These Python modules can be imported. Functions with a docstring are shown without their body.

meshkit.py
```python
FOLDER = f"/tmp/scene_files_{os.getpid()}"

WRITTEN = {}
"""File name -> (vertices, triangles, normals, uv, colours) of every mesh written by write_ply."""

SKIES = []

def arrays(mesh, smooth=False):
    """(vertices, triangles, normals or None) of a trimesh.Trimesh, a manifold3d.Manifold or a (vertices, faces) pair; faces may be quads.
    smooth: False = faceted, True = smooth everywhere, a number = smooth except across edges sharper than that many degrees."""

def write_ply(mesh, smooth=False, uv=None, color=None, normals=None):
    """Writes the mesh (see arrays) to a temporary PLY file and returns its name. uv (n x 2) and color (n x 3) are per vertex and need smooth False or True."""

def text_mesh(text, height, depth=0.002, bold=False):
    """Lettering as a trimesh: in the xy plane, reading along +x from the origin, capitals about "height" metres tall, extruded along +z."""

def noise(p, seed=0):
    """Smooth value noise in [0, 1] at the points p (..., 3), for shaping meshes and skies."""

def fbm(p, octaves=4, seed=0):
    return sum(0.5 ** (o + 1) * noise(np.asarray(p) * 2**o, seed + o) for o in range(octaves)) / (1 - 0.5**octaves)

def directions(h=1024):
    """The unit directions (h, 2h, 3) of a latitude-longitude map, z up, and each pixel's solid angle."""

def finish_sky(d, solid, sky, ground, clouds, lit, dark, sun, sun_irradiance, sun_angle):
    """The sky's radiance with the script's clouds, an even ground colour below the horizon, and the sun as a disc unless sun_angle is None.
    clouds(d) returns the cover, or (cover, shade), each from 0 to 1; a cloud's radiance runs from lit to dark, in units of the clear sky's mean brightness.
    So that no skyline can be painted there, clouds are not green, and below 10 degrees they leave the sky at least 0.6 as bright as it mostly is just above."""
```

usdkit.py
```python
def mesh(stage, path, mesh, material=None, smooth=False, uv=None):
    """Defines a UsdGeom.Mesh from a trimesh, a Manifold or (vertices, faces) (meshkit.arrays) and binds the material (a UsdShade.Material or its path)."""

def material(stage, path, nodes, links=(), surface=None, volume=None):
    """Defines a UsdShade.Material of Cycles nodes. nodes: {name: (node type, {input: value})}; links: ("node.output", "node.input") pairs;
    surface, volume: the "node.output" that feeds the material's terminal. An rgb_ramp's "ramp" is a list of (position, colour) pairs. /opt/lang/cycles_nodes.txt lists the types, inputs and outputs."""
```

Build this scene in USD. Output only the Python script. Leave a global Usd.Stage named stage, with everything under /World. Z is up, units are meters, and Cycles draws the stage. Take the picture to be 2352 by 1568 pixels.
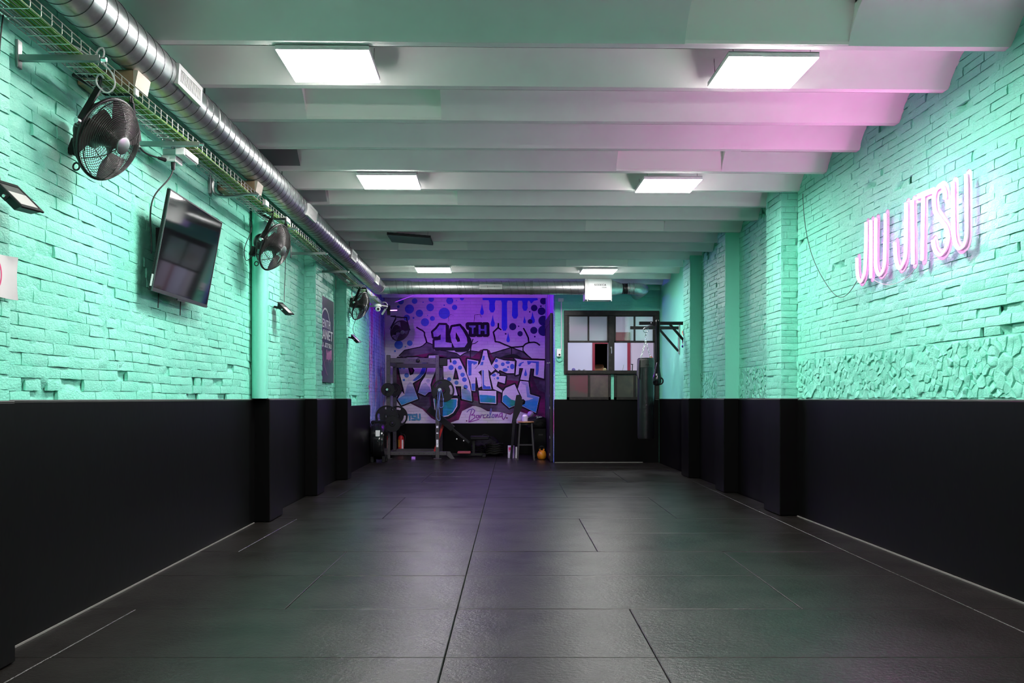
import math, random
import numpy as np, trimesh, meshkit, usdkit
import manifold3d as m3
from pxr import Usd, UsdGeom, UsdShade, UsdLux, Gf, Sdf
from shapely.geometry import Polygon, LineString, MultiPolygon, Point, box as sbox
from shapely.ops import unary_union
from shapely import affinity
from scipy.spatial import Voronoi

rng = np.random.default_rng(11)
random.seed(11)
stage = Usd.Stage.CreateInMemory()
UsdGeom.SetStageUpAxis(stage, UsdGeom.Tokens.z)
UsdGeom.SetStageMetersPerUnit(stage, 1.0)
world = UsdGeom.Xform.Define(stage, '/World')
stage.SetDefaultPrim(world.GetPrim())
UsdGeom.Scope.Define(stage, '/World/Looks')

# ------------------------------------------------------------------ camera, light levels, exposure
EYE = 1.22                       # eye height: 1.22 m; the room runs along +y, x to the right
FPX, U0, V0 = 2110.0, 1176.0, 915.0
YAW = math.atan(43.0 / FPX)      # the camera looks very slightly to the right of the room's axis
CY, SY = math.cos(YAW), math.sin(YAW)
cam = UsdGeom.Camera.Define(stage, '/World/camera')
cam.AddTranslateOp().Set(Gf.Vec3d(0, 0, EYE))
cam.AddRotateZOp().Set(-math.degrees(YAW))
cam.AddRotateXOp().Set(90.0)
cam.CreateHorizontalApertureAttr(36.0)
cam.CreateVerticalApertureAttr(24.0)
cam.CreateFocalLengthAttr(FPX / 2352 * 36.0)
cam.CreateHorizontalApertureOffsetAttr(0.0)
cam.CreateVerticalApertureOffsetAttr((V0 - 784.0) / 2352 * 36.0)
cam.CreateClippingRangeAttr(Gf.Vec2f(0.05, 200))
cam.CreateExposureAttr(0.0)

PANEL_POWER = 90.0              # radiance of the lit ceiling panels
NEON_POWER = 76.0                # radiance of the sign's tubes
PURPLE_POWER = 760.0             # radiance of the purple flood lamp
BACKROOM_POWER = 42.0             # radiance of the lamp of the room behind the window

def px(x, y, z):
    yc = x * SY + y * CY
    return U0 + FPX * (x * CY - y * SY) / yc, V0 - FPX * (z - EYE) / yc

def on_y(u, v, y):
    """The point (x, z) of the plane y = const seen at (u, v)."""
    k = (u - U0) / FPX
    yc = y / (CY - k * SY)
    return yc * (k * CY + SY), EYE + (V0 - v) / FPX * yc
def P_(u, v, y):
    x, z = on_y(u, v, y)
    return np.array([x, y, z])

# ------------------------------------------------------------------ naming, things, parts
_taken, _loc = set(), {}
def numbered(parent, name):
    p, k = f'{parent}/{name}', 0
    while p in _taken:
        k += 1
        p = f'{parent}/{name}_{k:03d}'
    _taken.add(p)
    return p

def keys(prim, **kw):
    for k, v in kw.items():
        if v:
            prim.SetCustomDataByKey(k, v)
    return prim

def thing(name, label, cat, loc=(0, 0, 0), rotz=0.0, group=None, kind=None):
    p = numbered('/World', name)
    x = UsdGeom.Xform.Define(stage, p)
    x.AddTranslateOp().Set(Gf.Vec3d(*map(float, loc)))
    if rotz:
        x.AddRotateZOp().Set(float(rotz))
    _loc[p] = np.array(loc, float)
    keys(x.GetPrim(), label=label, category=cat, group=group, kind=kind)
    return p

def setting(name, label, loc=(0, 0, 0)):
    p = numbered('/World', name)
    x = UsdGeom.Xform.Define(stage, p)
    x.AddTranslateOp().Set(Gf.Vec3d(*map(float, loc)))
    _loc[p] = np.array(loc, float)
    keys(x.GetPrim(), label=label, kind='structure')
    return p

def shift(mesh, d):
    v, f = arr(mesh)
    return (v + d, f)

def arr(mesh):
    if isinstance(mesh, (tuple, list)):
        v, f = np.asarray(mesh[0], float), np.asarray(mesh[1], int)
        if f.shape[1] == 4:
            f = np.vstack([f[:, [0, 1, 2]], f[:, [0, 2, 3]]])
        return v, f
    v, f, _ = meshkit.arrays(mesh, False)
    return v, f

def part(parent, name, mesh, mat, smooth=False, label=None, kind=None, local=False):
    """A mesh given in room coordinates becomes a child of parent (whose own place is taken off)."""
    root = parent
    while root not in _loc and root.count('/') > 1:
        root = root.rsplit('/', 1)[0]
    p = numbered(parent, name)
    if not local:
        mesh = shift(mesh, -_loc[root])
    m = usdkit.mesh(stage, p, mesh, mat, smooth=smooth)
    keys(m.GetPrim(), label=label, kind=kind)
    return p

def solo(name, mesh, mat, label, cat, group=None, smooth=False, kind=None):
    v, f = arr(mesh)
    lo, hi = v.min(0), v.max(0)
    base = np.array([(lo[0] + hi[0]) / 2, (lo[1] + hi[1]) / 2, lo[2]])
    p = numbered('/World', name)
    m = usdkit.mesh(stage, p, (v - base, f), mat, smooth=smooth)
    UsdGeom.Xformable(m).AddTranslateOp().Set(Gf.Vec3d(*map(float, base)))
    keys(m.GetPrim(), label=label, category=cat, group=group, kind=kind)
    return p

def dup(src, name, label, loc, rotz=0.0, group=None):
    was = stage.GetPrimAtPath(src).GetCustomData()
    p = numbered('/World', name)
    x = UsdGeom.Xform.Define(stage, p)
    x.GetPrim().GetReferences().AddInternalReference(src)
    x.ClearXformOpOrder()
    x.AddTranslateOp(opSuffix='here').Set(Gf.Vec3d(*map(float, loc)))
    if rotz:
        x.AddRotateZOp(opSuffix='here').Set(float(rotz))
    keys(x.GetPrim(), label=label, category=was['category'], group=group or was.get('group'))
    x.GetPrim().SetInstanceable(True)
    _loc[p] = np.array(loc, float)
    return p

# ------------------------------------------------------------------ shapes
def cat(*ms):
    vs, fs, n = [], [], 0
    for m in ms:
        v, f = arr(m)
        vs.append(v); fs.append(f + n); n += len(v)
    return (np.vstack(vs), np.vstack(fs))

def bx(lo, hi, bevel=0.0):
    lo, hi = np.minimum(lo, hi).astype(float), np.maximum(lo, hi).astype(float)
    if bevel <= 0:
        b = trimesh.creation.box(extents=hi - lo)
        return (np.array(b.vertices) + (lo + hi) / 2, np.array(b.faces))
    bevel = min(bevel, (hi - lo).min() * 0.45)
    pts = []
    for sx in (0, 1):
        for sy in (0, 1):
            for sz in (0, 1):
                c = np.where([sx, sy, sz], hi, lo)
                s = np.where([sx, sy, sz], -1, 1) * bevel
                for k in range(3):
                    q = c + s
                    q[k] = c[k]
                    pts.append(q)
    h = trimesh.convex.convex_hull(np.array(pts))
    return (np.array(h.vertices), np.array(h.faces))

def hull(pts):
    h = trimesh.convex.convex_hull(np.asarray(pts, float))
    return (np.array(h.vertices), np.array(h.faces))

def tube(pts, r, sides=6, closed=False):
    P = np.asarray(pts, float)
    n = len(P)
    if closed:
        T = np.roll(P, -1, 0) - np.roll(P, 1, 0)
    else:
        T = np.gradient(P, axis=0)
    T /= np.maximum(np.linalg.norm(T, axis=1, keepdims=True), 1e-12)
    a = np.array([0, 0, 1.0]) if abs(T[0][2]) < 0.9 else np.array([1.0, 0, 0])
    N = np.zeros_like(P)
    x = np.cross(T[0], a); x /= np.linalg.norm(x)
    for i in range(n):
        x = x - T[i] * (x @ T[i]); x /= np.linalg.norm(x)
        N[i] = x
    B = np.cross(T, N)
    ang = np.arange(sides) / sides * 2 * np.pi
    rr = np.broadcast_to(np.asarray(r, float), (n,))
    V = (P[:, None] + rr[:, None, None] * (np.cos(ang)[None, :, None] * N[:, None] + np.sin(ang)[None, :, None] * B[:, None])).reshape(-1, 3)
    F = []
    for i in range(n if closed else n - 1):
        j = (i + 1) % n
        for k in range(sides):
            l = (k + 1) % sides
            F += [[i * sides + k, i * sides + l, j * sides + l], [i * sides + k, j * sides + l, j * sides + k]]
    if not closed:
        V = np.vstack([V, P[:1], P[-1:]])
        c0, c1 = n * sides, n * sides + 1
        for k in range(sides):
            l = (k + 1) % sides
            F += [[c0, l, k], [c1, (n - 1) * sides + k, (n - 1) * sides + l]]
    return (V, np.array(F))

def smooth_path(pts, n=24, tight=False):
    from scipy.interpolate import CubicSpline, PchipInterpolator
    P = np.asarray(pts, float)
    t = np.concatenate([[0], np.cumsum(np.linalg.norm(np.diff(P, axis=0), axis=1))])
    return (PchipInterpolator if tight else CubicSpline)(t, P)(np.linspace(0, t[-1], n))

def frame_of(axis):
    a = np.asarray(axis, float); a = a / np.linalg.norm(a)
    u = np.cross(a, [0, 0, 1.0]) if abs(a[2]) < 0.95 else np.cross(a, [1.0, 0, 0])
    u /= np.linalg.norm(u)
    return a, u, np.cross(a, u)

def circle(c, axis, r, n=32):
    a, u, w = frame_of(axis)
    t = np.arange(n) / n * 2 * np.pi
    return np.asarray(c, float) + r * (np.cos(t)[:, None] * u + np.sin(t)[:, None] * w)

def lathe(profile, c=(0, 0, 0), axis=(0, 0, 1), n=24):
    """profile: (r, h) pairs along the axis; ends at r = 0 are closed."""
    a, u, w = frame_of(axis)
    t = np.arange(n) / n * 2 * np.pi
    V, F = [], []
    for r, h in profile:
        V.append(np.asarray(c, float) + h * a + max(r, 1e-5) * (np.cos(t)[:, None] * u + np.sin(t)[:, None] * w))
    V = np.vstack(V)
    for i in range(len(profile) - 1):
        for k in range(n):
            l = (k + 1) % n
            A, B, C, D = i * n + k, i * n + l, (i + 1) * n + l, (i + 1) * n + k
            F += [[A, B, C], [A, C, D]]
    return (V, np.array(F))

def cyl(p0, p1, r, n=16, r1=None):
    p0, p1 = np.asarray(p0, float), np.asarray(p1, float)
    L = np.linalg.norm(p1 - p0)
    r1 = r if r1 is None else r1
    return lathe([(0, 0), (r, 0), (r1, L), (0, L)], p0, p1 - p0, n)

def bar(p0, p1, w, h=None, up=(0, 0, 1)):
    """A square bar from p0 to p1."""
    p0, p1 = np.asarray(p0, float), np.asarray(p1, float)
    h = w if h is None else h
    d = (p1 - p0) / np.linalg.norm(p1 - p0)
    up = np.asarray(up, float)
    if abs(d @ up) > 0.95:
        up = np.array([0, 1.0, 0])
    s = np.cross(d, up); s /= np.linalg.norm(s)
    t = np.cross(s, d)
    q = [p + a * s * w / 2 + b * t * h / 2 for p in (p0, p1) for a in (-1, 1) for b in (-1, 1)]
    return hull(q)

def extrude(poly, h):
    """A shapely polygon as a prism 0..h along z."""
    out = []
    for g in getattr(poly, 'geoms', [poly]):
        if g.geom_type == 'Polygon' and g.area > 1e-9:
            out.append(trimesh.creation.extrude_polygon(g, h, engine='earcut'))
    return cat(*out)

def turn(mesh, R, t=(0, 0, 0)):
    v, f = arr(mesh)
    return (v @ np.asarray(R, float).T + np.asarray(t, float), f)

def basis(x, y, z):
    return np.column_stack([x, y, z])

# ------------------------------------------------------------------ materials
L = '/World/Looks/'
def mat(name, color, rough=0.5, metal=0.0, spec=0.5, bump=None, vary=None, coat=0.0, **kw):
    """bump: (scale, strength, distance, detail); vary: (scale, colour 2, low, high) mixes in a second colour by noise."""
    nodes = {'p': ('principled_bsdf', dict(base_color=color, roughness=rough, metallic=metal, specular_ior_level=spec, coat_weight=coat, **kw))}
    links = []
    nodes['g'] = ('geometry', {})
    if vary:
        nodes['n'] = ('noise_texture', dict(scale=vary[0], detail=4.0, roughness=0.6))
        nodes['r'] = ('rgb_ramp', {'ramp': [(vary[2], color), (vary[3], vary[1])]})
        links += [('g.position', 'n.vector'), ('n.fac', 'r.fac'), ('r.color', 'p.base_color')]
    if bump:
        nodes['b'] = ('noise_texture', dict(scale=bump[0], detail=bump[3] if len(bump) > 3 else 3.0, roughness=0.6))
        nodes['bp'] = ('bump', dict(strength=bump[1], distance=bump[2]))
        links += [('g.position', 'b.vector'), ('b.fac', 'bp.height'), ('bp.normal', 'p.normal')]
    if not (vary or bump):
        del nodes['g']
    return usdkit.material(stage, L + name, nodes, links, surface='p.BSDF')

def glow(name, color, strength):
    return usdkit.material(stage, L + name, {'e': ('emission', dict(color=color, strength=strength))}, surface='e.emission')

TEAL = (0.185, 0.64, 0.485)
# painted brick: coarse lumps, and pits stretched along the courses
M_teal = usdkit.material(stage, L + 'teal_paint', {
    'g': ('geometry', {}),
    'n': ('noise_texture', dict(scale=3.0, detail=5.0, roughness=0.6)),
    'r': ('rgb_ramp', {'ramp': [(0.35, (0.175, 0.625, 0.465)), (0.7, (0.225, 0.655, 0.51))]}),
    'm': ('mapping', dict(scale=(45.0, 45.0, 120.0))),
    'b1': ('noise_texture', dict(scale=1.0, detail=2.5, roughness=0.55)),
    'b2': ('noise_texture', dict(scale=22.0, detail=3.0, roughness=0.6)),
    'a': ('math', dict(math_type='multiply_add', value2=0.6)),
    'bp': ('bump', dict(strength=0.5, distance=0.010)),
    'p': ('principled_bsdf', dict(roughness=0.5, specular_ior_level=0.35)),
}, [('g.position', 'n.vector'), ('n.fac', 'r.fac'), ('r.color', 'p.base_color'), ('g.position', 'm.vector'), ('m.vector', 'b1.vector'), ('g.position', 'b2.vector'),
    ('b1.fac', 'a.value1'), ('b2.fac', 'a.value3'), ('a.value', 'bp.height'), ('bp.normal', 'p.normal')], surface='p.BSDF')
M_teal_smooth = mat('teal_plaster', TEAL, 0.45, spec=0.35, bump=(14, 0.25, 0.01))
M_ceiling = mat('ceiling_paint', (0.90, 0.865, 0.85), 0.75, spec=0.2, bump=(9, 0.25, 0.01), vary=(2.2, (0.84, 0.805, 0.79), 0.4, 0.75))
M_board = mat('cream_board', (0.97, 0.95, 0.90), 0.6, spec=0.2, bump=(5, 0.15, 0.01))
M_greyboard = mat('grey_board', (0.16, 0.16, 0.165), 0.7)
M_shade = mat('shade_grey', (0.42, 0.42, 0.43), 0.7)  # lighter grey for the board that stands in for shade by the duct
M_mat = usdkit.material(stage, L + 'mat_vinyl', {
    'g': ('geometry', {}),
    'n': ('noise_texture', dict(scale=1.7, detail=5.0, roughness=0.6)),
    'r': ('rgb_ramp', {'ramp': [(0.3, (0.0075, 0.0065, 0.0056)), (0.75, (0.0115, 0.010, 0.0088))]}),
    'rr': ('rgb_ramp', {'ramp': [(0.3, (0.27, 0.27, 0.27)), (0.7, (0.36, 0.36, 0.36))]}),
    'b1': ('noise_texture', dict(scale=34.0, detail=4.0, roughness=0.65)),
    'b2': ('noise_texture', dict(scale=260.0, detail=2.0)),
    'a': ('math', dict(math_type='multiply_add', value2=0.12)),
    'bp': ('bump', dict(strength=0.7, distance=0.004)),
    'p': ('principled_bsdf', dict(specular_ior_level=0.19)),
}, [('g.position', 'n.vector'), ('n.fac', 'r.fac'), ('r.color', 'p.base_color'), ('n.fac', 'rr.fac'), ('rr.color', 'p.roughness'), ('g.position', 'b1.vector'), ('g.position', 'b2.vector'),
    ('b2.fac', 'a.value1'), ('b1.fac', 'a.value3'), ('a.value', 'bp.height'), ('bp.normal', 'p.normal')], surface='p.BSDF')
M_pad = mat('pad_vinyl', (0.0022, 0.0021, 0.0022), 0.4, spec=0.09, bump=(7, 0.12, 0.01))
M_padtop = mat('pad_edge', (0.10, 0.105, 0.10), 0.5)
M_black = mat('black_paint', (0.008, 0.008, 0.0085), 0.42, spec=0.25)
M_gloss = mat('black_gloss', (0.008, 0.008, 0.010), 0.12)
M_fanblack = mat('fan_black', (0.012, 0.011, 0.011), 0.3)
M_blade = mat('fan_blade', (0.045, 0.038, 0.036), 0.35)
M_cagewire = mat('cage_wire', (0.085, 0.08, 0.078), 0.25, metal=0.6)
M_galv = mat('galvanised', (0.66, 0.66, 0.67), 0.36, metal=1.0, vary=(16, (0.52, 0.525, 0.535), 0.35, 0.7), bump=(3, 0.06, 0.01))
M_galv2 = mat('galvanised_arm', (0.42, 0.43, 0.43), 0.38, metal=1.0)
M_seam = mat('duct_seam', (0.17, 0.17, 0.175), 0.35, metal=1.0)
M_wire = mat('tray_wire', (0.62, 0.60, 0.57), 0.35, metal=0.9)
M_white = mat('white_plastic', (0.78, 0.78, 0.77), 0.4)
M_offwhite = mat('offwhite_plastic', (0.66, 0.65, 0.63), 0.45)
M_grille = mat('grille_paint', (0.62, 0.61, 0.60), 0.45)
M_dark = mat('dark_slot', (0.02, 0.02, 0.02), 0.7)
M_greencable = mat('green_cable', (0.19, 0.38, 0.055), 0.45)
M_greycable = mat('grey_cable', (0.50, 0.50, 0.49), 0.5)
M_blackcable = mat('black_cable', (0.015, 0.016, 0.016), 0.5)
M_wood = mat('support_wood', (0.36, 0.225, 0.13), 0.65, vary=(12, (0.25, 0.15, 0.085), 0.4, 0.7))
M_beige = mat('support_cap', (0.56, 0.48, 0.40), 0.6)
M_steel = mat('bright_steel', (0.72, 0.72, 0.72), 0.2, metal=1.0)
M_panel_on = glow('lamp_diffuser', (1.0, 0.985, 0.96), PANEL_POWER)
M_lampframe = mat('lamp_frame', (0.8, 0.8, 0.79), 0.4)

# ================================================================== the room
XL, XR = -2.37, 3.165            # brick faces of the side walls
YB, YM = 17.5, 20.2              # back wall with the window; mural wall at the end of the alcove
ZP = 1.208                       # top of the wall pads
ZC = 3.37                        # underside of the ceiling beams
YREAR = -3.0
Zv = np.array([0, 0, 1.0])

# ---- brickwork
def worn_right(y, z):
    """How badly the brickwork is broken out (0..1): low down at the near end of the right wall."""
    n = meshkit.fbm(np.stack([np.asarray(y) * 2.6, np.asarray(z) * 7.0, np.zeros_like(np.asarray(y, float))], -1), 3, 61)
    near = np.clip((7.6 - np.asarray(y)) / 2.2, 0, 1) * np.clip((2.02 - np.asarray(z)) / 0.35, 0, 1)
    return np.clip((n - 0.70 + 0.36 * near) * 7, 0, 1)
def worn_left(y, z):
    n = meshkit.fbm(np.stack([np.asarray(y) * 2.2, np.asarray(z) * 8.0, np.zeros_like(np.asarray(y, float))], -1), 3, 77)
    low = np.clip((1.62 - np.asarray(z)) / 0.3, 0, 1)
    return 0.6 * np.clip((n - 0.76 + 0.2 * low) * 7, 0, 1)
class Bricks:
    """Collects bricks of one wall: the ones that show largest become parts, the rest one joined part."""
    def __init__(self):
        self.items = []
    def face(self, O, S, N, s0, s1, z0, z1, holes=(), course=0.067, length=0.255, ragged=1.0, seed=0, worn=None):
        O, S, N = (np.asarray(q, float) for q in (O, S, N))
        r = np.random.default_rng(seed)
        z, row = z0, 0
        while z < z1 - 0.02:
            h = course * r.uniform(0.93, 1.07)
            zt = min(z + h, z1)
            s = s0 - (length * (0.5 if row % 2 else 0.0) + r.uniform(0, 0.05))
            while s < s1:
                l = length * r.uniform(0.88, 1.1) if r.random() > 0.10 else length * r.uniform(0.45, 0.6)
                a, b = max(s, s0), min(s + l, s1)
                s += l
                if b - a < 0.03:
                    continue
                segs = [(a, b)]
                for (h0, h1, g0, g1) in holes:
                    if zt > g0 + 0.01 and z < g1 - 0.01:
                        segs = [q for (p0, p1) in segs for q in ((p0, min(p1, h0)), (max(p0, h1), p1)) if q[1] - q[0] > 0.02]
                for (p0, p1) in segs:
                    u = r.random()
                    d = r.normal(0, 0.0014)
                    if u < 0.03 * ragged:
                        d -= r.uniform(0.003, 0.009)
                    elif u > 1 - 0.004 * ragged:
                        continue
                    w_ = float(worn(abs((p0 + p1) / 2), (z + zt) / 2)) if worn else 0.0
                    if w_ > 0.25:
                        if r.random() < w_ * 0.75:
                            continue
                        d -= r.uniform(0.0, 0.022) * w_
                        if r.random() < 0.5:
                            p0, p1 = p0 + (p1 - p0) * r.uniform(0, 0.25), p1 - (p1 - p0) * r.uniform(0, 0.25)
                    j, jv = r.uniform(0.0008, 0.003), 0.0004 + abs(r.normal(0, 0.0009))
                    self.items.append((O, S, N, p0 + jv, p1 - jv, z + j * 1.3, zt - j * 0.5, d, r.normal(0, 0.0016), r.normal(-0.002, 0.0025), r.random() * 1000))
            z = zt
            row += 1
    def build(self, parent, material, shown=300, nx=5, nz=2):
        n = len(self.items)
        it = self.items
        O = np.array([i[0] for i in it]); S = np.array([i[1] for i in it]); N = np.array([i[2] for i in it])
        q = np.array([i[3:] for i in it])
        gx, gz = np.meshgrid(np.linspace(0, 1, nx + 1), np.linspace(0, 1, nz + 1), indexing='ij')
        gx, gz = gx.ravel(), gz.ravel()
        s = q[:, 0:1] + (q[:, 1:2] - q[:, 0:1]) * gx
        z = q[:, 2:3] + (q[:, 3:4] - q[:, 2:3]) * gz
        edge = (gx == 0) | (gx == 1) | (gz == 0) | (gz == 1)
        P = np.stack([s * 26, z * 26, np.repeat(q[:, 7:8], len(gx), 1)], -1)
        n1, n2, n3 = (meshkit.fbm(P, 3, k) - 0.5 for k in (1, 2, 3))
        s = s + edge * n1 * 0.004
        z = z + edge * n2 * 0.0075
        wave = (meshkit.noise(np.stack([s * 1.3, z * 0.7, np.zeros_like(s)], -1), 5) - 0.5) * 0.02
        z = z + wave
        d = q[:, 4:5] + q[:, 5:6] * (gx - 0.5) * 2 + q[:, 6:7] * (gz - 0.5) + n3 * 0.009 - ((gz == 0) | (gz == 1)) * 0.003 - ((gx == 0) | (gx == 1)) * 0.0012
        front = O[:, None] + s[..., None] * S[:, None] + z[..., None] * Zv + d[..., None] * N[:, None]
        # rim, set back into the mortar
        idx = lambda i, k: i * (nz + 1) + k
        loop = [idx(i, 0) for i in range(nx)] + [idx(nx, k) for k in range(nz)] + [idx(i, nz) for i in range(nx, 0, -1)] + [idx(0, k) for k in range(nz, 0, -1)]
        back = front[:, loop] - (0.022 + d[:, loop])[..., None] * N[:, None]
        V = np.concatenate([front, back], 1)
        F = []
        for i in range(nx):
            for k in range(nz):
                a, b, c, e = idx(i, k), idx(i + 1, k), idx(i + 1, k + 1), idx(i, k + 1)
                F += [[a, b, c], [a, c, e]]
        m, o = len(loop), len(gx)
        for k in range(m):
            l = (k + 1) % m
            F += [[loop[k], o + k, o + l], [loop[k], o + l, loop[l]]]
        F = np.array(F)
        U = np.array([px(*c) for c in front[:, [0, idx(nx, 0), idx(nx, nz), idx(0, nz)]].reshape(-1, 3)]).reshape(n, 4, 2)
        area = 0.5 * np.abs((U[:, 2, 0] - U[:, 0, 0]) * (U[:, 3, 1] - U[:, 1, 1]) - (U[:, 3, 0] - U[:, 1, 0]) * (U[:, 2, 1] - U[:, 0, 1]))
        cen = U.mean(1)
        area[(cen[:, 0] < 0) | (cen[:, 0] > 2352) | (cen[:, 1] < 0) | (front[:, :, 1].max(1) < 1.0)] = 0
        order = np.argsort(-area)
        for i in order[:shown]:
            part(parent, 'brick', (V[i], F), material, smooth=40)
        rest = order[shown:]
        if len(rest):
            VV = V[rest].reshape(-1, 3)
            FF = (F[None] + (np.arange(len(rest)) * V.shape[1])[:, None, None]).reshape(-1, 3)
            part(parent, 'brickwork', (VV, FF), material, smooth=40, kind='stuff')

def mortar(parent, O, S, N, s0, s1, z0, z1, material, depth=0.012, step=0.03, holes=(), seed=0, name='mortar', worn=None, amp=0.045):
    O, S, N = (np.asarray(q, float) for q in (O, S, N))
    a, b = np.arange(s0, s1 + step * 0.5, step), np.arange(z0, z1 + step * 0.5, step)
    a[-1], b[-1] = s1, z1
    A, B = np.meshgrid(a, b, indexing='ij')
    n = meshkit.fbm(np.stack([A * 9, B * 9, np.full_like(A, seed)], -1), 3, 4)
    d = -depth + (n - 0.47) * amp
    d = np.minimum(d, 0.001)
    if worn is not None:
        d = d - 0.035 * worn(np.abs(A), B)
    V = (O + A[..., None] * S + B[..., None] * Zv + d[..., None] * N).reshape(-1, 3)
    F = []
    m = len(b)
    I, K = np.meshgrid(np.arange(len(a) - 1), np.arange(m - 1), indexing='ij')
    keep = np.ones_like(I, bool)
    for (h0, h1, g0, g1) in holes:
        ca, cb = (a[I] + a[I + 1]) / 2, (b[K] + b[K + 1]) / 2
        keep &= ~((ca > h0) & (ca < h1) & (cb > g0) & (cb < g1))
    I, K = I[keep], K[keep]
    q = np.stack([I * m + K, (I + 1) * m + K, (I + 1) * m + K + 1, I * m + K + 1], -1)
    part(parent, name, (V, q), material, smooth=True)

def rubble(parent, O, S, N, s0, s1, z0, z1, material, count, seed, store):
    """Irregular stones in mortar: shrunken Voronoi cells, each domed and faceted."""
    r = np.random.default_rng(seed)
    w, h = s1 - s0, z1 - z0
    pts = []
    tries = 0
    while len(pts) < count and tries < count * 40:
        tries += 1
        p = np.array([s0 + r.random() * w, z0 + r.random() * h])
        t_ = r.random()
        rad = 0.024 if t_ < 0.5 else (0.06 if t_ < 0.78 else 0.13)
        if all(np.hypot((p[0] - x) * 0.8, p[1] - y) > (rad + q) * 0.62 for x, y, q in pts):
            pts.append((p[0], p[1], rad))
    P = np.array(pts)[:, :2]
    ghost = np.vstack([P * [1, 0] + [0, 2 * z0 - 0] - P * [0, 1], P * [1, 0] + [0, 2 * z1] - P * [0, 1], [2 * s0, 0] + P * [-1, 1], [2 * s1, 0] + P * [-1, 1]])
    vor = Voronoi(np.vstack([P, ghost]))
    O, S, N = (np.asarray(q, float) for q in (O, S, N))
    for i in range(len(P)):
        reg = vor.regions[vor.point_region[i]]
        if -1 in reg or len(reg) < 3:
            continue
        g = Polygon(vor.vertices[reg]).intersection(sbox(s0, z0, s1, z1))
        g = g.buffer(-r.uniform(0.0008, 0.005))
        if g.is_empty or g.geom_type != 'Polygon' or g.area < 5e-4:
            continue
        g = g.simplify(0.004)
        if 4 * math.pi * g.area / g.length ** 2 < 0.45:
            continue
        ring = np.array(g.exterior.coords)[:-1]
        if not g.exterior.is_ccw:
            ring = ring[::-1]
        # split the edges, roughen the outline
        out = []
        for k in range(len(ring)):
            p, q = ring[k], ring[(k + 1) % len(ring)]
            n_ = max(1, int(np.linalg.norm(q - p) / 0.03))
            out += [p + (q - p) * (j / n_) + (r.normal(0, 0.0035, 2) if j else 0) for j in range(n_)]
        ring = np.array(out)
        c = ring.mean(0)
        m = len(ring)
        size = math.sqrt(g.area)
        d0, top = r.uniform(-0.012, 0.0), r.uniform(0.006, 0.014) + size * 0.03
        tilt = r.normal(0, 0.07, 2)
        rows = [(1.0, -0.03), (0.99, d0 + top * 0.55), (0.94, d0 + top * 0.95), (0.70, d0 + top), (0.36, d0 + top)]
        V = []
        for k, (f, d) in enumerate(rows):
            q = c + (ring - c) * f
            dd = d + ((q - c) @ tilt if k >= 1 else 0)
            if k >= 1:
                dd = dd + (meshkit.fbm(np.c_[q * 22, np.full(m, i * 3.7)], 3, 2) - 0.5) * 0.026
            V.append(O + q[:, :1] * S + q[:, 1:] * Zv + np.reshape(np.broadcast_to(dd, (m,)), (-1, 1)) * N)
        V.append(V[-1].mean(0)[None])
        V = np.vstack(V)
        F = []
        for k in range(4):
            for l in range(m):
                n_ = (l + 1) % m
                F += [[k * m + l, k * m + n_, (k + 1) * m + n_], [k * m + l, (k + 1) * m + n_, (k + 1) * m + l]]
        for l in range(m):
            F.append([4 * m + l, 4 * m + (l + 1) % m, 5 * m])
        U = np.array([px(*q) for q in V[m:2 * m]])
        store.append((Polygon(U).area if V[:, 1].min() > 1 else 0, V, np.array(F)))

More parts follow.
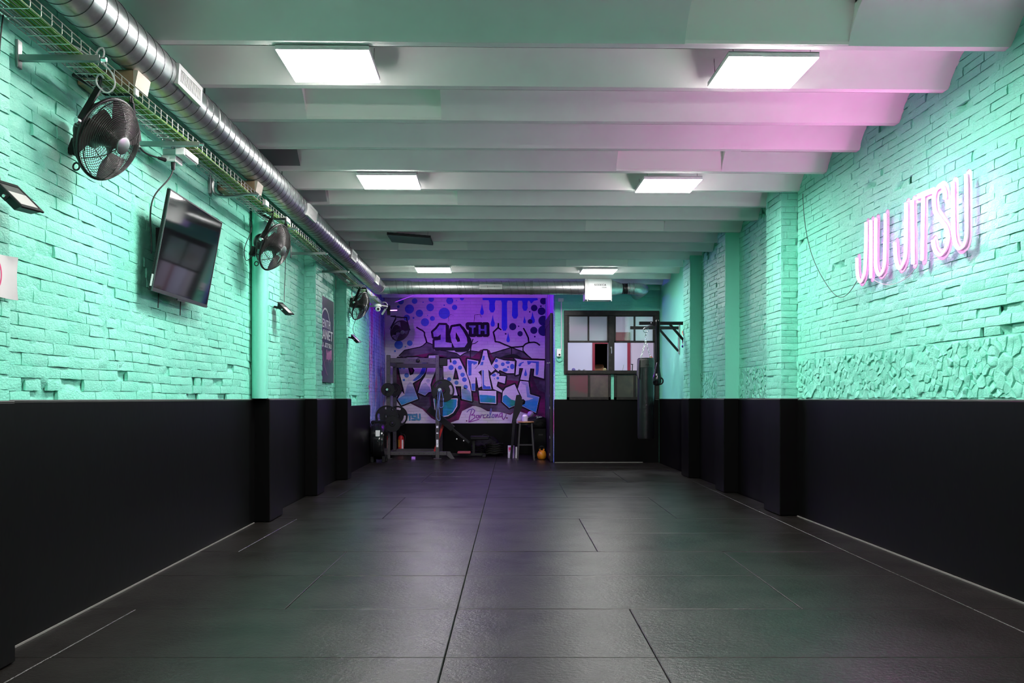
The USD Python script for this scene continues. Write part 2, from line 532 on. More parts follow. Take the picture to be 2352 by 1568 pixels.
# ---- floor: a screed and the mats, which lie square to the camera, not quite to the walls
M_screed = mat('screed', (0.05, 0.05, 0.05), 0.8)
floor = setting('floor', 'dark grey mat floor of the training hall')
part(floor, 'screed', bx((-2.6, YREAR, -0.2), (3.4, YM + 0.1, -0.042)), M_screed)
def mat_tile(x0, x1, y0, y1):
    # in the mats' frame -> room; clipped at the pads
    g = Polygon([(x * CY + y * SY, -x * SY + y * CY) for x, y in ((x0, y0), (x1, y0), (x1, y1), (x0, y1))])
    room = unary_union([sbox(-2.345, YREAR + 0.05, 3.15, YB - 0.06), sbox(-2.345, YB - 0.07, 1.15, YM - 0.07)])
    g = g.buffer(-0.0018).intersection(room)
    for q in getattr(g, 'geoms', [g]):
        if q.geom_type != 'Polygon' or q.area < 0.01:
            continue
        dz = rng.normal(0, 0.0007)
        top = q.buffer(-0.004)
        if top.is_empty or top.geom_type != 'Polygon':
            continue
        a, b = np.array(q.exterior.coords)[:-1], np.array(top.exterior.coords)[:-1]
        if len(a) != len(b):
            part(floor, 'mat', shift(extrude(q, 0.04), (0, 0, -0.04 + dz)), M_mat)
            continue
        k = np.argmin(np.linalg.norm(b - a[0], axis=1)); b = np.roll(b, -k, 0)
        if Polygon(a).exterior.is_ccw != Polygon(b).exterior.is_ccw:
            b = np.roll(b[::-1], 1, 0)
        m = len(a)
        V = np.vstack([np.c_[a, np.full(m, -0.04)], np.c_[a, np.full(m, -0.003 + dz)], np.c_[b, np.full(m, dz)]])
        F = []
        for r_ in range(2):
            for l in range(m):
                n_ = (l + 1) % m
                F += [[r_ * m + l, r_ * m + n_, (r_ + 1) * m + n_], [r_ * m + l, (r_ + 1) * m + n_, (r_ + 1) * m + l]]
        F += [[2 * m, 2 * m + l, 2 * m + l + 1] for l in range(1, m - 1)]
        F = np.array(F)
        if not Polygon(a).exterior.is_ccw:
            F = F[:, ::-1]
        part(floor, 'mat', (V, F), M_mat)
X0 = -0.318
for k in range(-8, 16):
    y0 = 5.33 + k
    odd = (k // 2) % 2 == 0          # rows pair up, joints change every second row
    cols = [(0, 2), (2, 2.99)] if odd else [(0, 1), (1, 2.99)]
    for a, b in cols:
        mat_tile(X0 + a, X0 + b, y0, y0 + 1)
    mat_tile(X0 + 2.99, X0 + 4.2, y0, y0 + 1)
    for a, b in ([(-1, 0), (-2.6, -1)] if odd else [(-1.86, 0), (-2.7, -1.86)]):
        mat_tile(X0 + a, X0 + b, y0, y0 + 1)

# ---- ceiling: cast beams with shallow vaults between, boxed former roof lights
ceiling = setting('ceiling', 'grey vaulted concrete ceiling with closely spaced cross beams')
PITCH, BW, RISE = 0.778, 0.08, 0.205
def beam_y(n): return 5.55 + PITCH * n
lights_boxes = {-1: [(1.16, 2.16)], 3: [(1.16, 2.16)], 7: [(1.18, 2.19)], 11: [(1.18, 2.18)], 1: [(-1.435, -0.40)], 5: [(-1.81, -0.396)], 9: [(-1.37, -0.37)], 13: [(-1.37, -0.34)]}
XA, XB = -2.42, 3.26
def vault_profile(y0, k=18):
    t = np.linspace(0, 1, k + 1)
    return np.c_[y0 + (PITCH - BW) * t, ZC + RISE * (1 - np.abs(2 * t - 1) ** 2.3)]
for n in range(-11, 19):
    yb = beam_y(n)
    # a beam: chamfered section, slightly uneven soffit
    k = 22
    xs = np.linspace(XA, XB, k + 1)
    sec = [(-0.004, 0.07), (-0.004, 0.012), (0.006, 0.0), (BW - 0.006, 0.0), (BW + 0.004, 0.012), (BW + 0.004, 0.07)]
    V = np.array([[x, yb + a + 0.004 * (meshkit.noise(np.array([x * 0.9, n * 3.1, 0.5])) - 0.5), ZC + b + 0.008 * (meshkit.noise(np.array([x * 0.8, n * 2.3, 7.7])) - 0.5) * (b < 0.05)] for x in xs for a, b in sec])
    m = len(sec)
    F = [f for i in range(k) for j in range(m - 1) for f in ([i * m + j, i * m + j + 1, (i + 1) * m + j + 1], [i * m + j, (i + 1) * m + j + 1, (i + 1) * m + j])]
    part(ceiling, 'beam', (V, np.array(F)), M_ceiling, smooth=35)
    prof = vault_profile(yb + BW)
    if n in (3, 5):  # added grey boards imitate the shade beside the duct
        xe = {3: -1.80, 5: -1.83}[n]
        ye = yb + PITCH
        part(ceiling, 'infill_board', hull([(x_, y_ + d_, z_) for x_ in (XA, xe) for y_, z_ in ((ye - 0.055, ZC + 0.02), (ye - 0.25, ZC + 0.175)) for d_ in (-0.012, 0.0)]), M_greyboard if n == 3 else M_shade, label='grey board standing in for shade beside the duct')
    spans, x = [], XA
    for a, b in lights_boxes.get(n, []):
        spans.append((x, a)); x = b
    spans.append((x, XB))
    for a, b in spans:
        V = np.array([[x_, y, z] for x_ in np.linspace(a, b, 12) for y, z in prof])
        m = len(prof)
        F = [f for i in range(11) for j in range(m - 1) for f in ([i * m + j, i * m + j + 1, (i + 1) * m + j + 1], [i * m + j, (i + 1) * m + j + 1, (i + 1) * m + j])]
        V[:, 2] += 0.006 * (meshkit.noise(V * [1.1, 2, 0] + n) - 0.5) * (V[:, 2] > ZC + 0.03)
        part(ceiling, 'vault', (V, np.array(F)), M_ceiling, smooth=True)
    for a, b in lights_boxes.get(n, []):
        y0, y1 = yb + BW, yb + PITCH
        zt, lean = ZC + RISE + 0.06, 0.13
        def slab(x0, x1, q, t=0.016):
            (ya_, za_), (yb_, zb_) = q
            return hull([(x, y + d, z) for x in (x0, x1) for y, z in q for d in (0, t)])
        box_ = cat(slab(a, b, ((y1 - 0.002, ZC + 0.006), (y1 - lean, zt))),
                   bx((a - 0.014, y1 - 0.36, ZC + 0.21), (a, y1 - 0.006, zt)), bx((b, y1 - 0.36, ZC + 0.21), (b + 0.014, y1 - 0.006, zt)),
                   bx((a, y0, zt - 0.02), (b, y1 - lean + 0.02, zt)), bx((a, y0, ZC + 0.05), (b, y0 + 0.016, zt)),
                   bx((a, y1 - 0.012, ZC - 0.001), (b, y1 + 0.002, ZC + 0.02)))
        for x in (a, b):   # the cut edge of the vault beside the box
            V_ = np.array([[x, y, z] for y, z in prof] + [[x, y, z + 0.12] for y, z in prof])
            k_ = len(prof)
            box_ = cat(box_, (V_, np.array([f for i in range(k_ - 1) for f in ([i, i + 1, k_ + i + 1], [i, k_ + i + 1, k_ + i])])))
        part(ceiling, 'roof_light_box', box_, M_board, label='cream boxed-in former roof light')
part(ceiling, 'roof_slab', bx((-2.7, YREAR - 0.2, ZC + 0.30), (3.6, YM + 0.3, ZC + 0.45)), M_ceiling)

# ---- left wall
wl = setting('wall_left', 'teal painted brick wall on the left')
part(wl, 'wall_core', bx((XL - 0.35, YREAR, -0.1), (XL - 0.03, YB, ZC + 0.3)), M_teal)
BL = Bricks()
PIL_L = [(3.45, 4.28, -2.225), (9.13, 9.65, -2.225), (11.57, 12.02, -2.225), (13.85, 14.17, -2.205)]
EX, EYv = np.array([1.0, 0, 0]), np.array([0, 1.0, 0])
prev = YREAR
for i, (a, b, xf) in enumerate(PIL_L + [(YB + 0.12, None, None)]):
    s0 = prev
    if a > 3.5:
        BL.face((XL, 0, 0), EYv, EX, max(s0, 1.5), a, 1.19 if i < 4 else 1.08, ZC + 0.25, seed=20 + i, ragged=1.2, worn=worn_left, course=0.0655, length=0.265)
        mortar(wl, (XL, 0, 0), EYv, EX, max(s0, 1.5), a, 1.15 if i < 4 else 1.05, ZC + 0.25, M_teal, seed=i, worn=worn_left)
    if b is None:
        break
    part(wl, 'pilaster', bx((XL - 0.06, a + 0.012, 0), (xf - 0.012, b, ZC + 0.2)), M_teal)
    if i == 1 or i == 0:
        pass
    BL.face((xf, 0, 0), EYv, EX, a, b, 1.19, ZC + 0.06, seed=40 + i)
    BL.face((0, a, 0), EX, -EYv, XL, xf, 1.19, ZC + 0.06, seed=50 + i, length=0.15, ragged=0.5)
    prev = b
BL.build(wl, M_teal)
# a plastered downpipe in the corner of the second pilaster
pipe = thing('downpipe', 'smooth teal painted round downpipe standing against the first pilaster after the television', 'pipe', (-2.292, 9.045, ZP + 0.012))
part(pipe, 'pipe', lathe([(0.0, 0), (0.072, 0), (0.072, ZC - ZP - 0.02), (0, ZC - ZP - 0.02)], (-2.292, 9.045, ZP + 0.012), (0, 0, 1), 32), M_teal_smooth, smooth=40)
part(pipe, 'flange', bx((-2.36, 9.085, ZP + 0.012), (-2.222, 9.112, ZC - 0.02), 0.004), M_teal_smooth)

# ---- right wall: brick above, rubble stone below
wr = setting('wall_right', 'teal painted wall on the right, brick above rough stone')
part(wr, 'wall_core', bx((XR + 0.075, YREAR, -0.1), (XR + 0.4, YB + 0.2, ZC + 0.3)), M_teal)
BR, stones = Bricks(), []
PIL_R = [(9.5, 10.03, 2.995), (11.85, 12.28, 3.005), (14.07, 14.58, 3.022)]
ZS = 1.615
prev = 1.5
for i, (a, b, xf) in enumerate(PIL_R + [(YB, None, None)]):
    xw = XR + (0.0, 0.022, 0.035, 0.03)[i]
    O = (xw, 0, 0)
    if i < 3:
        BR.face(O, -EYv, -EX, -a, -prev, ZS, ZC + 0.25, seed=70 + i, ragged=1.5, worn=worn_right, course=0.0605, length=0.275)
        mortar(wr, O, -EYv, -EX, -a, -prev, 1.15, ZC + 0.25, M_teal, depth=(0.012, 0.013, 0.016, 0)[i], seed=7 + i, worn=worn_right)
        mortar(wr, O, -EYv, -EX, -a, -max(prev, 3.0), 1.15, ZS, M_teal, depth=0.003, step=0.022, seed=57 + i, amp=0.032)
        rubble(wr, O, -EYv, -EX, -a, -max(prev, 3.6), 1.222, ZS - 0.008, M_teal, int((a - max(prev, 3.6)) * 85), 90 + i, stones)
    else:
        part(wr, 'plaster', bx((xw - 0.012, prev, 1.1), (xw + 0.05, YB, ZC + 0.25)), M_teal_smooth)
    if b is None:
        break
    part(wr, 'pilaster', bx((xf + 0.014, a + 0.012, 0), (XR + 0.08, b, ZC + 0.2)), M_teal)
    BR.face((xf, 0, 0), -EYv, -EX, -b, -a, 1.19, ZC + 0.06, seed=80 + i, ragged=1.0)
    if i == 0:
        BR.face((0, a, 0), EX, -EYv, xf, xw + 0.01, 1.19, ZC + 0.06, seed=85 + i, length=0.2, ragged=1.5)
    else:
        part(wr, 'plaster', bx((xf + 0.002, a - 0.004, 1.15), (xw + 0.02, a + 0.02, ZC + 0.06)), M_teal_smooth)
    prev = b
BR.build(wr, M_teal)
stones.sort(key=lambda q: -q[0])
for _, V, F in stones[:300]:
    part(wr, 'stone', (V, F), M_teal, smooth=50)
if stones[300:]:
    part(wr, 'stonework', cat(*[(V, F) for _, V, F in stones[300:]]), M_teal, smooth=50, kind='stuff')

# ---- back wall with the window, right of the mural alcove
WX0, WX1, WZ0, WZ1 = 1.372, 3.155, 1.25, 2.875
wb = setting('wall_back', 'teal painted brick wall around the window at the far end')
hole = [(WX0 - 0.0, WX1 + 0.2, 1.70, WZ1), (1.44, 2.225, 1.1, 1.72), (2.30, 3.08, 1.1, 1.72)]
core = unary_union([sbox(1.165, 0, 3.3, ZC + 0.3)]).difference(sbox(WX0 + 0.03, 1.75, WX1 - 0.03, WZ1 - 0.03)).difference(sbox(1.47, 1.26, 2.2, 1.80)).difference(sbox(2.33, 1.26, 3.05, 1.80))
R_face = basis((1, 0, 0), (0, 0, 1), (0, -1, 0))      # xy of a flat shape -> x, z on a wall facing the camera
def on_wall(poly, y, depth, front=True):
    """A flat shape (x, z) as a slab whose front lies at y and whose back is depth further in."""
    return turn(extrude(poly, depth), R_face, (0, y + depth, 0))
part(wb, 'wall_core', on_wall(core, YB + 0.022, 0.18), M_teal)
BB = Bricks()
BB.face((0, YB, 0), EX, -EYv, 1.175, 3.2, 1.19, ZC + 0.06, holes=hole, seed=101, ragged=0.7)
BB.build(wb, M_teal, shown=220)
mortar(wb, (0, YB, 0), EX, -EYv, 1.175, 3.2, 1.15, ZC + 0.2, M_teal, step=0.035, holes=[(WX0, 3.3, 1.25, WZ1), (1.44, 3.3, 1.1, 1.75)], seed=33)
mortar(wb, (0, YB, 0), EX, -EYv, 2.2, 2.33, 1.15, 1.72, M_teal, step=0.03, seed=34)
# right reveal of the alcove, painted like the mural side
M_reveal = usdkit.material(stage, L + 'spray_paint_blend', {
    'g': ('geometry', {}),
    'm': ('mapping', dict(scale=(1.0, 2.2, 0.5))),
    'n': ('noise_texture', dict(scale=1.6, detail=3.0, roughness=0.5)),
    'r': ('rgb_ramp', {'ramp': [(0.36, (0.10, 0.13, 0.55)), (0.47, (0.28, 0.36, 0.80)), (0.55, (0.42, 0.40, 0.78)), (0.60, (0.62, 0.03, 0.30)), (0.70, (0.20, 0.10, 0.55))]}),
    'sp': ('noise_texture', dict(scale=42.0, detail=3.0, roughness=0.6)),
    'rs': ('rgb_ramp', {'ramp': [(0.60, (0, 0, 0)), (0.70, (1, 1, 1))]}),
    'mx': ('mix', dict(color2=(0.74, 0.72, 0.78))),
    'w': ('mapping', dict(rotation=(0, 0, 0))),
    'bp': ('bump', dict(strength=0.9, distance=0.02)),
    'p': ('principled_bsdf', dict(roughness=0.5)),
}, [('g.position', 'm.vector'), ('m.vector', 'n.vector'), ('n.fac', 'r.fac'), ('g.position', 'sp.vector'), ('sp.fac', 'rs.fac'), ('rs.color', 'mx.fac'), ('r.color', 'mx.color1'), ('mx.color', 'p.base_color'),
    ('sp.fac', 'bp.height'), ('bp.normal', 'p.normal')], surface='p.BSDF')
part(wb, 'reveal', bx((1.150, YB + 0.0, 0), (1.18, YM, ZC + 0.3)), M_reveal)

# ---- alcove: sprayed side wall and the mural wall
ws = setting('wall_alcove', 'blue and magenta sprayed brick side wall of the alcove')
part(ws, 'wall_core', bx((XL - 0.3, YB + 0.12, -0.1), (XL - 0.02, YM + 0.3, ZC + 0.3)), M_reveal)
BA = Bricks()
BA.face((XL, 0, 0), EYv, EX, YB + 0.12, YM, 0.0, ZC + 0.05, seed=120, ragged=1.5)
BA.build(ws, M_reveal, shown=0, nx=3, nz=1)

# ---- wall behind the camera, closing the room
wz = setting('wall_rear', 'plain teal wall behind the camera')
part(wz, 'wall_core', bx((XL - 0.35, YREAR - 0.2, -0.1), (XR + 0.4, YREAR, ZC + 0.3)), M_teal_smooth)

# ---- wall pads
def pad(label, lo, hi, seam=None, edge=True):
    t = thing('wall_pad', label, 'wall padding', ((lo[0] + hi[0]) / 2, (lo[1] + hi[1]) / 2, 0))
    part(t, 'cover', bx(lo, hi, 0.008), M_pad, smooth=30)
    if edge:
        part(t, 'top_edge', bx((lo[0] + 0.004, lo[1] + 0.004, hi[2] - 0.001), (hi[0] - 0.004, hi[1] - 0.004, hi[2] + 0.006)), M_padtop)
    return t
PF = 0.02
pad('black wall pad on the near left pilaster at the frame edge', (XL, 2.2, 0.004), (-2.205, 4.29, 1.205))
pad('long black wall pad under the television on the left', (XL - 0.005, 4.292, -0.04), (-2.35, 9.108, ZP))
pad('black wall pad wrapped around the pilaster with the downpipe', (XL - 0.005, 9.11, 0.004), (-2.205, 9.68, 1.214))
pad('black wall pad between the first and second left pilasters past the television', (XL - 0.005, 9.682, -0.04), (-2.35, 11.548, 1.214))
pad('black wall pad on the pilaster left of the dark banner', (XL - 0.005, 11.55, 0.004), (-2.205, 12.04, 1.214))
pad('black wall pad below the dark banner', (XL - 0.005, 12.042, -0.04), (-2.35, 13.828, 1.214))
pad('black wall pad on the pilaster right of the dark banner', (XL - 0.005, 13.83, 0.004), (-2.185, 14.2, 1.214))
pad('lower black wall pad at the far end of the left wall', (XL - 0.005, 14.205, -0.04), (-2.35, YB + 0.1, 1.10), edge=False)
pad('long black wall pad under the neon sign on the right', (3.155, 1.5, -0.04), (3.20, 9.478, ZP))
pad('black wall pad around the near right pilaster', (2.975, 9.48, 0.004), (3.20, 10.05, 1.216))
pad('black wall pad between the near and middle right pilasters', (3.165, 10.053, -0.04), (3.21, 11.828, 1.216))
pad('black wall pad around the middle right pilaster', (2.985, 11.83, 0.004), (3.21, 12.3, 1.216))
pad('black wall pad between the middle and far right pilasters', (3.165, 12.303, -0.04), (3.22, 14.048, 1.216))
pad('black wall pad around the far right pilaster', (3.0, 14.05, 0.004), (3.22, 14.6, 1.216))
pad('black wall pad behind the punching bag at the far right', (3.165, 14.603, -0.04), (3.22, YB - 0.035, 1.216), edge=False)
pad('wide black wall pad below the window on the back wall', (1.16, YB - 0.03, -0.04), (3.16, YB + 0.01, 1.20))
pad('low black wall pad under the graffiti mural', (XL + 0.01, YM - 0.045, 0.0), (1.146, YM + 0.0, 0.674), edge=False)
# pale fillets where the mats meet the long pads
M_fillet = mat('pale_fillet', (0.17, 0.16, 0.15), 0.5)
M_woodstrip = mat('wood_strip', (0.45, 0.27, 0.14), 0.6)
def fillet(name, p0, p1, w, h, m):
    part(setting(name, 'thin pale strip along the foot of the wall pad', ((p0[0] + p1[0]) / 2, (p0[1] + p1[1]) / 2, 0)), 'strip', bx((p0[0], p0[1], 0.0), (p0[0] + w, p1[1], h)), m)
fillet('baseboard_right', (3.144, 3.0), (3.144, 9.45), 0.009, 0.010, M_fillet)
fillet('baseboard_left', (-2.347, 4.3), (-2.347, 9.05), 0.009, 0.008, M_fillet)
part(setting('baseboard_back', 'thin pale strip along the foot of the pad under the window', (2.1, YB - 0.04, 0)), 'strip', bx((1.17, YB - 0.043, 0), (2.85, YB - 0.031, 0.012)), M_fillet)

# ================================================================== ceiling lamps
def ceiling_lamp(x0, y0, on, label, tilt=0.0, s=0.565, zb=3.338):
    c = np.array([x0 + s / 2, y0 + s / 2, zb])
    t = thing('ceiling_light', label, 'ceiling light', c, group=None)
    lo, hi = np.array([-s / 2, -s / 2, 0]), np.array([s / 2, s / 2, 0.03])
    w = 0.014
    frame = cat(bx((-s / 2, -s / 2, 0), (s / 2, -s / 2 + w, 0.03)), bx((-s / 2, s / 2 - w, 0), (s / 2, s / 2, 0.03)),
                bx((-s / 2, -s / 2 + w, 0), (-s / 2 + w, s / 2 - w, 0.03)), bx((s / 2 - w, -s / 2 + w, 0), (s / 2, s / 2 - w, 0.03)), bx((-s / 2, -s / 2, 0.026), (s / 2, s / 2, 0.032)))
    diff = bx((-s / 2 + 0.003, -s / 2 + 0.003, -0.006 if on else -0.002), (s / 2 - 0.003, s / 2 - 0.003, 0.012))
    hang = cat(*[tube([(sx * (s / 2 - 0.04), sy * (s / 2 - 0.05), 0.03), (sx * (s / 2 - 0.03), sy * (s / 2 - 0.04), 0.30 - 0.12 * (sy < 0) * 0)], 0.0015, 4) for sx in (-1, 1) for sy in (-1, 1)])
    R = np.eye(3)
    if tilt:
        R = np.array([[math.cos(tilt), 0, math.sin(tilt)], [0, 1, 0], [-math.sin(tilt), 0, math.cos(tilt)]])
    part(t, 'frame', turn(frame, R), M_lampframe if on else M_dark, local=True)
    part(t, 'diffuser', turn(diff, R), M_panel_on if on else M_greyboard, local=True, label=None if on else 'unlit dark diffuser')
    part(t, 'hanger', turn(hang, R), M_dark, local=True)
    return t
ceiling_lamp(-1.322, 5.60, True, 'lit square ceiling panel nearest the camera on the left')
ceiling_lamp(1.458, 5.66, True, 'lit square ceiling panel nearest the camera on the right')
ceiling_lamp(-1.297, 8.74, True, 'lit square ceiling panel second from the camera on the left')
ceiling_lamp(1.456, 8.84, True, 'lit square ceiling panel second from the camera on the right')
ceiling_lamp(-1.385, 11.98, False, 'unlit dark ceiling panel hanging askew above the left half of the hall', tilt=0.075, zb=3.33)
ceiling_lamp(-1.268, 14.90, True, 'lit square ceiling panel farthest away on the left')
ceiling_lamp(1.47, 15.02, True, 'lit square ceiling panel farthest away on the right, above the white ventilation box')

ceiling_lamp(-1.31, 2.50, True, 'lit square ceiling panel overhead left, nearer than the picture shows')
ceiling_lamp(1.46, 2.50, True, 'lit square ceiling panel overhead right, nearer than the picture shows')

# ================================================================== ducts
DX, DZ, DR = -2.06, 3.218, 0.125
YD = 16.55
def spiral(p0, p1, r, pitch, m0=M_seam):
    """Raised lock seams of a spiral duct, as one mesh along the axis."""
    p0, p1 = np.asarray(p0, float), np.asarray(p1, float)
    Ld = np.linalg.norm(p1 - p0)
    a, u, w = frame_of(p1 - p0)
    turns = Ld / pitch
    k = int(turns * 40)
    t = np.linspace(0, turns * 2 * np.pi, k)
    P = p0 + (t / (2 * np.pi) * pitch)[:, None] * a + (r + 0.0005) * (np.cos(t)[:, None] * u + np.sin(t)[:, None] * w)
    return tube(P, 0.0028, 4)
def grille_on(t, c, along, out, length, height, slats, mat_frame=M_grille):
    """A louvred grille on a duct: c its centre, along the duct, out away from it."""
    along, out = np.asarray(along, float), np.asarray(out, float)
    side = np.cross(out, along)
    R = basis(along, side, out)
    l, h = length / 2, height / 2
    frame = cat(bx((-l, -h, -0.02), (l, -h + 0.026, 0.006)), bx((-l, h - 0.026, -0.02), (l, h, 0.006)), bx((-l, -h + 0.026, -0.02), (-l + 0.03, h - 0.026, 0.006)), bx((l - 0.03, -h + 0.026, -0.02), (l, h - 0.026, 0.006)))
    g = part(t, 'grille', turn(frame, R, c), mat_frame)
    part(g, 'grille_back', turn(bx((-l + 0.03, -h + 0.026, -0.02), (l - 0.03, h - 0.026, -0.008)), R, c), M_dark)
    step = (length - 0.06) / slats
    part(g, 'slats', turn(cat(*[bx((-l + 0.03 + (i + 0.25) * step, -h + 0.026, -0.008), (-l + 0.03 + (i + 0.7) * step, h - 0.026, 0.004)) for i in range(slats)]), R, c), mat_frame)
duct = thing('ventilation_duct', 'long galvanised spiral duct running under the ceiling along the left wall', 'duct', (DX, 9, DZ - DR))
ya = 1.0
part(duct, 'pipe', lathe([(DR, 0), (DR, YD - 0.02 - ya)], (DX, ya, DZ), (0, 1, 0), 40), M_galv, smooth=True)
part(duct, 'lock_seam', spiral((DX, ya, DZ), (DX, YD - 0.05, DZ), DR, 0.135), M_seam, smooth=True, label='spiral lock seam of the duct')
for y in (3.0, 6.55, 8.1, 9.7, 11.3, 13.2, 15.2):
    part(duct, 'coupling', lathe([(DR, 0), (DR + 0.004, 0.002), (DR + 0.004, 0.05), (DR, 0.052)], (DX, y, DZ), (0, 1, 0), 40), M_galv2, smooth=30)
for y in (5.885, 9.85, 12.78, 15.35):
    ang = math.radians(-4 if y < 7 else -10)
    o = np.array([math.cos(ang), 0, math.sin(ang)])
    grille_on(duct, np.array([DX, y, DZ]) + (DR + 0.006) * o, (0, 1, 0), o, 0.45, 0.125, 22)
for y in (4.6, 6.6, 9.0, 13.2):
    part(duct, 'hanger', tube([(DX, y, DZ + DR), (DX + 0.002, y, ZC + 0.12)], 0.004, 6), M_blackcable)
duct2 = thing('ventilation_duct', 'galvanised duct crossing the far end above the mural and window', 'duct', (0, YD, DZ - DR))
part(duct2, 'pipe', lathe([(DR, 0), (DR, 1.63 - (DX + 0.0))], (DX, YD, DZ), (1, 0, 0), 40), M_galv, smooth=True)
part(duct2, 'elbow', tube([(DX, YD - 0.16, DZ), (DX, YD - 0.06, DZ), (DX + 0.015, YD - 0.02, DZ), (DX + 0.06, YD, DZ), (DX + 0.16, YD, DZ)], DR + 0.006, 32), M_galv, smooth=35)
part(duct2, 'lock_seam', spiral((DX + 0.2, YD, DZ), (1.62, YD, DZ), DR, 0.135), M_seam, smooth=True)
for x in (-1.55, -0.62, 0.66):
    part(duct2, 'coupling', lathe([(DR, 0), (DR + 0.004, 0.002), (DR + 0.004, 0.05), (DR, 0.052)], (x, YD, DZ), (1, 0, 0), 40), M_galv2, smooth=30)
grille_on(duct2, (-0.045, YD - DR - 0.004, DZ + 0.0), (1, 0, 0), (0, -1, 0), 0.41, 0.085, 24)
# taper, flexible sleeve and elbow to the wall, right of the fan box
part(duct2, 'taper', hull([(2.12, YD - 0.14, 3.08), (2.12, YD + 0.14, 3.08), (2.12, YD - 0.14, 3.34), (2.12, YD + 0.14, 3.34)] + list(circle((2.33, YD, 3.205), (1, 0, 0), 0.09, 24))), M_galv, smooth=20)
part(duct2, 'sleeve', lathe([(0.092, 0), (0.097, 0.01), (0.09, 0.03), (0.097, 0.05), (0.09, 0.07), (0.097, 0.09), (0.092, 0.10)], (2.325, YD, 3.205), (1, 0, 0), 32), M_black, smooth=30)
el = np.array([(2.42, YD, 3.205), (2.5, YD, 3.205), (2.6, YD + 0.005, 3.205), (2.68, YD + 0.05, 3.205), (2.73, YD + 0.14, 3.205), (2.74, YD + 0.3, 3.205), (2.74, YB + 0.01, 3.205)])
part(duct2, 'elbow', tube(el, 0.1, 32), M_galv, smooth=35)
for x in (2.44, 2.52):
    part(duct2, 'coupling', lathe([(0.1, 0), (0.106, 0.004), (0.106, 0.02), (0.1, 0.024)], (x, YD, 3.205), (1, 0, 0), 32), M_galv2, smooth=30)
fanbox = thing('ventilation_box', 'white square ventilation fan box hanging on the duct above the window', 'ventilation unit', (1.89, YD - 0.02, 2.99))
M_box = mat('box_white', (0.80, 0.80, 0.80), 0.35)
part(fanbox, 'casing', bx((1.64, YD - 0.2, 2.985), (2.115, YD + 0.2, 3.355), 0.006), M_box)
part(fanbox, 'front_panel', bx((1.70, YD - 0.212, 2.975), (2.095, YD - 0.2, 3.35), 0.004), M_box)
part(fanbox, 'side_rail', cat(bx((1.635, YD - 0.21, 3.0), (1.655, YD - 0.2, 3.355)), bx((1.672, YD - 0.214, 2.96), (1.684, YD - 0.2, 3.355)), bx((2.1, YD - 0.214, 2.955), (2.112, YD - 0.2, 3.355))), M_offwhite)
def lettering(text, h, depth, R, c, width=None, bold=True):
    m = meshkit.text_mesh(text, h, depth, bold=bold)
    v, f = arr(m)
    lo, hi = v.min(0), v.max(0)
    v = v - [(lo[0] + hi[0]) / 2, (lo[1] + hi[1]) / 2, 0]
    if width:
        v[:, 0] *= width / (hi[0] - lo[0])
    return turn((v, f), R, c)
R_cam = basis((1, 0, 0), (0, 0, 1), (0, -1, 0))
part(fanbox, 'lettering', cat(lettering('SODECA', 0.033, 0.002, R_cam, (1.905, YD - 0.2125, 3.245), 0.215), lettering('008', 0.018, 0.002, R_cam, (1.975, YD - 0.2125, 3.2), 0.08)), M_black, label='dark maker name on the white front panel')
for k, (y0, x0) in enumerate(((5.27, XL), (7.93, XL))):
    t = thing('duct_support', ['wooden block under the duct behind the nearest wall fan', 'wooden block under the duct above the right side of the television'][k], 'support block', (-2.2, y0 + 0.1, 2.95))
    part(t, 'block', bx((XL + 0.005, y0, 3.005), (-2.05, y0 + 0.2, 3.092), 0.006), M_wood)
    part(t, 'end_cap', hull([(x, y0 + d, z) for x, z in ((-2.05, 3.005), (-2.04, 3.0), (-2.022, 3.088), (-2.05, 3.092)) for d in (0.004, 0.196)]), M_beige)

# ================================================================== cable tray with its arms and cables
tray = thing('cable_tray', 'long wire mesh cable tray beside the duct on the left wall', 'cable tray', (-2.13, 10, 2.935))
TX0, TX1, TZ = -2.215, -2.045, 2.942
y0, y1 = 2.6, 17.35
def wob(y): return 0.004 * np.sin(y * 2.1)
ys = np.linspace(y0, y1, 120)
part(tray, 'rail', cat(*[tube(np.c_[np.full_like(ys, x), ys, z + wob(ys)], 0.0026, 5) for x, z in ((TX1, TZ + 0.058), (TX1, TZ + 0.03), (TX0, TZ + 0.058), (TX0, TZ + 0.03))]), M_wire, smooth=40)
part(tray, 'floor_wire', cat(*[tube(np.c_[np.full_like(ys, x), ys, TZ + wob(ys)], 0.0023, 5) for x in np.linspace(TX0 + 0.004, TX1 - 0.004, 5)]), M_wire, smooth=40)
hoops = []
for y in np.arange(y0, y1, 0.1):
    w_ = float(wob(y))
    hoops.append(tube([(TX0, y, TZ + 0.058 + w_), (TX0, y, TZ + w_ + 0.006), (TX0 + 0.008, y, TZ + w_ - 0.003), (TX1 - 0.008, y, TZ + w_ - 0.003), (TX1, y, TZ + w_ + 0.006), (TX1, y, TZ + 0.058 + w_)], 0.0024, 4))
part(tray, 'hoop', cat(*hoops), M_wire, smooth=40, kind='stuff')
arm_y = [4.63 + 1.54 * k for k in range(9)]
words = ['at the frame edge above the nearest fan', 'just past the nearest fan', 'above the television', 'beside the second wall fan', 'just past the second wall fan', 'above the pilaster left of the dark banner', 'above the pilaster right of the dark banner', 'above the third wall fan', 'at the far end of the cable tray']
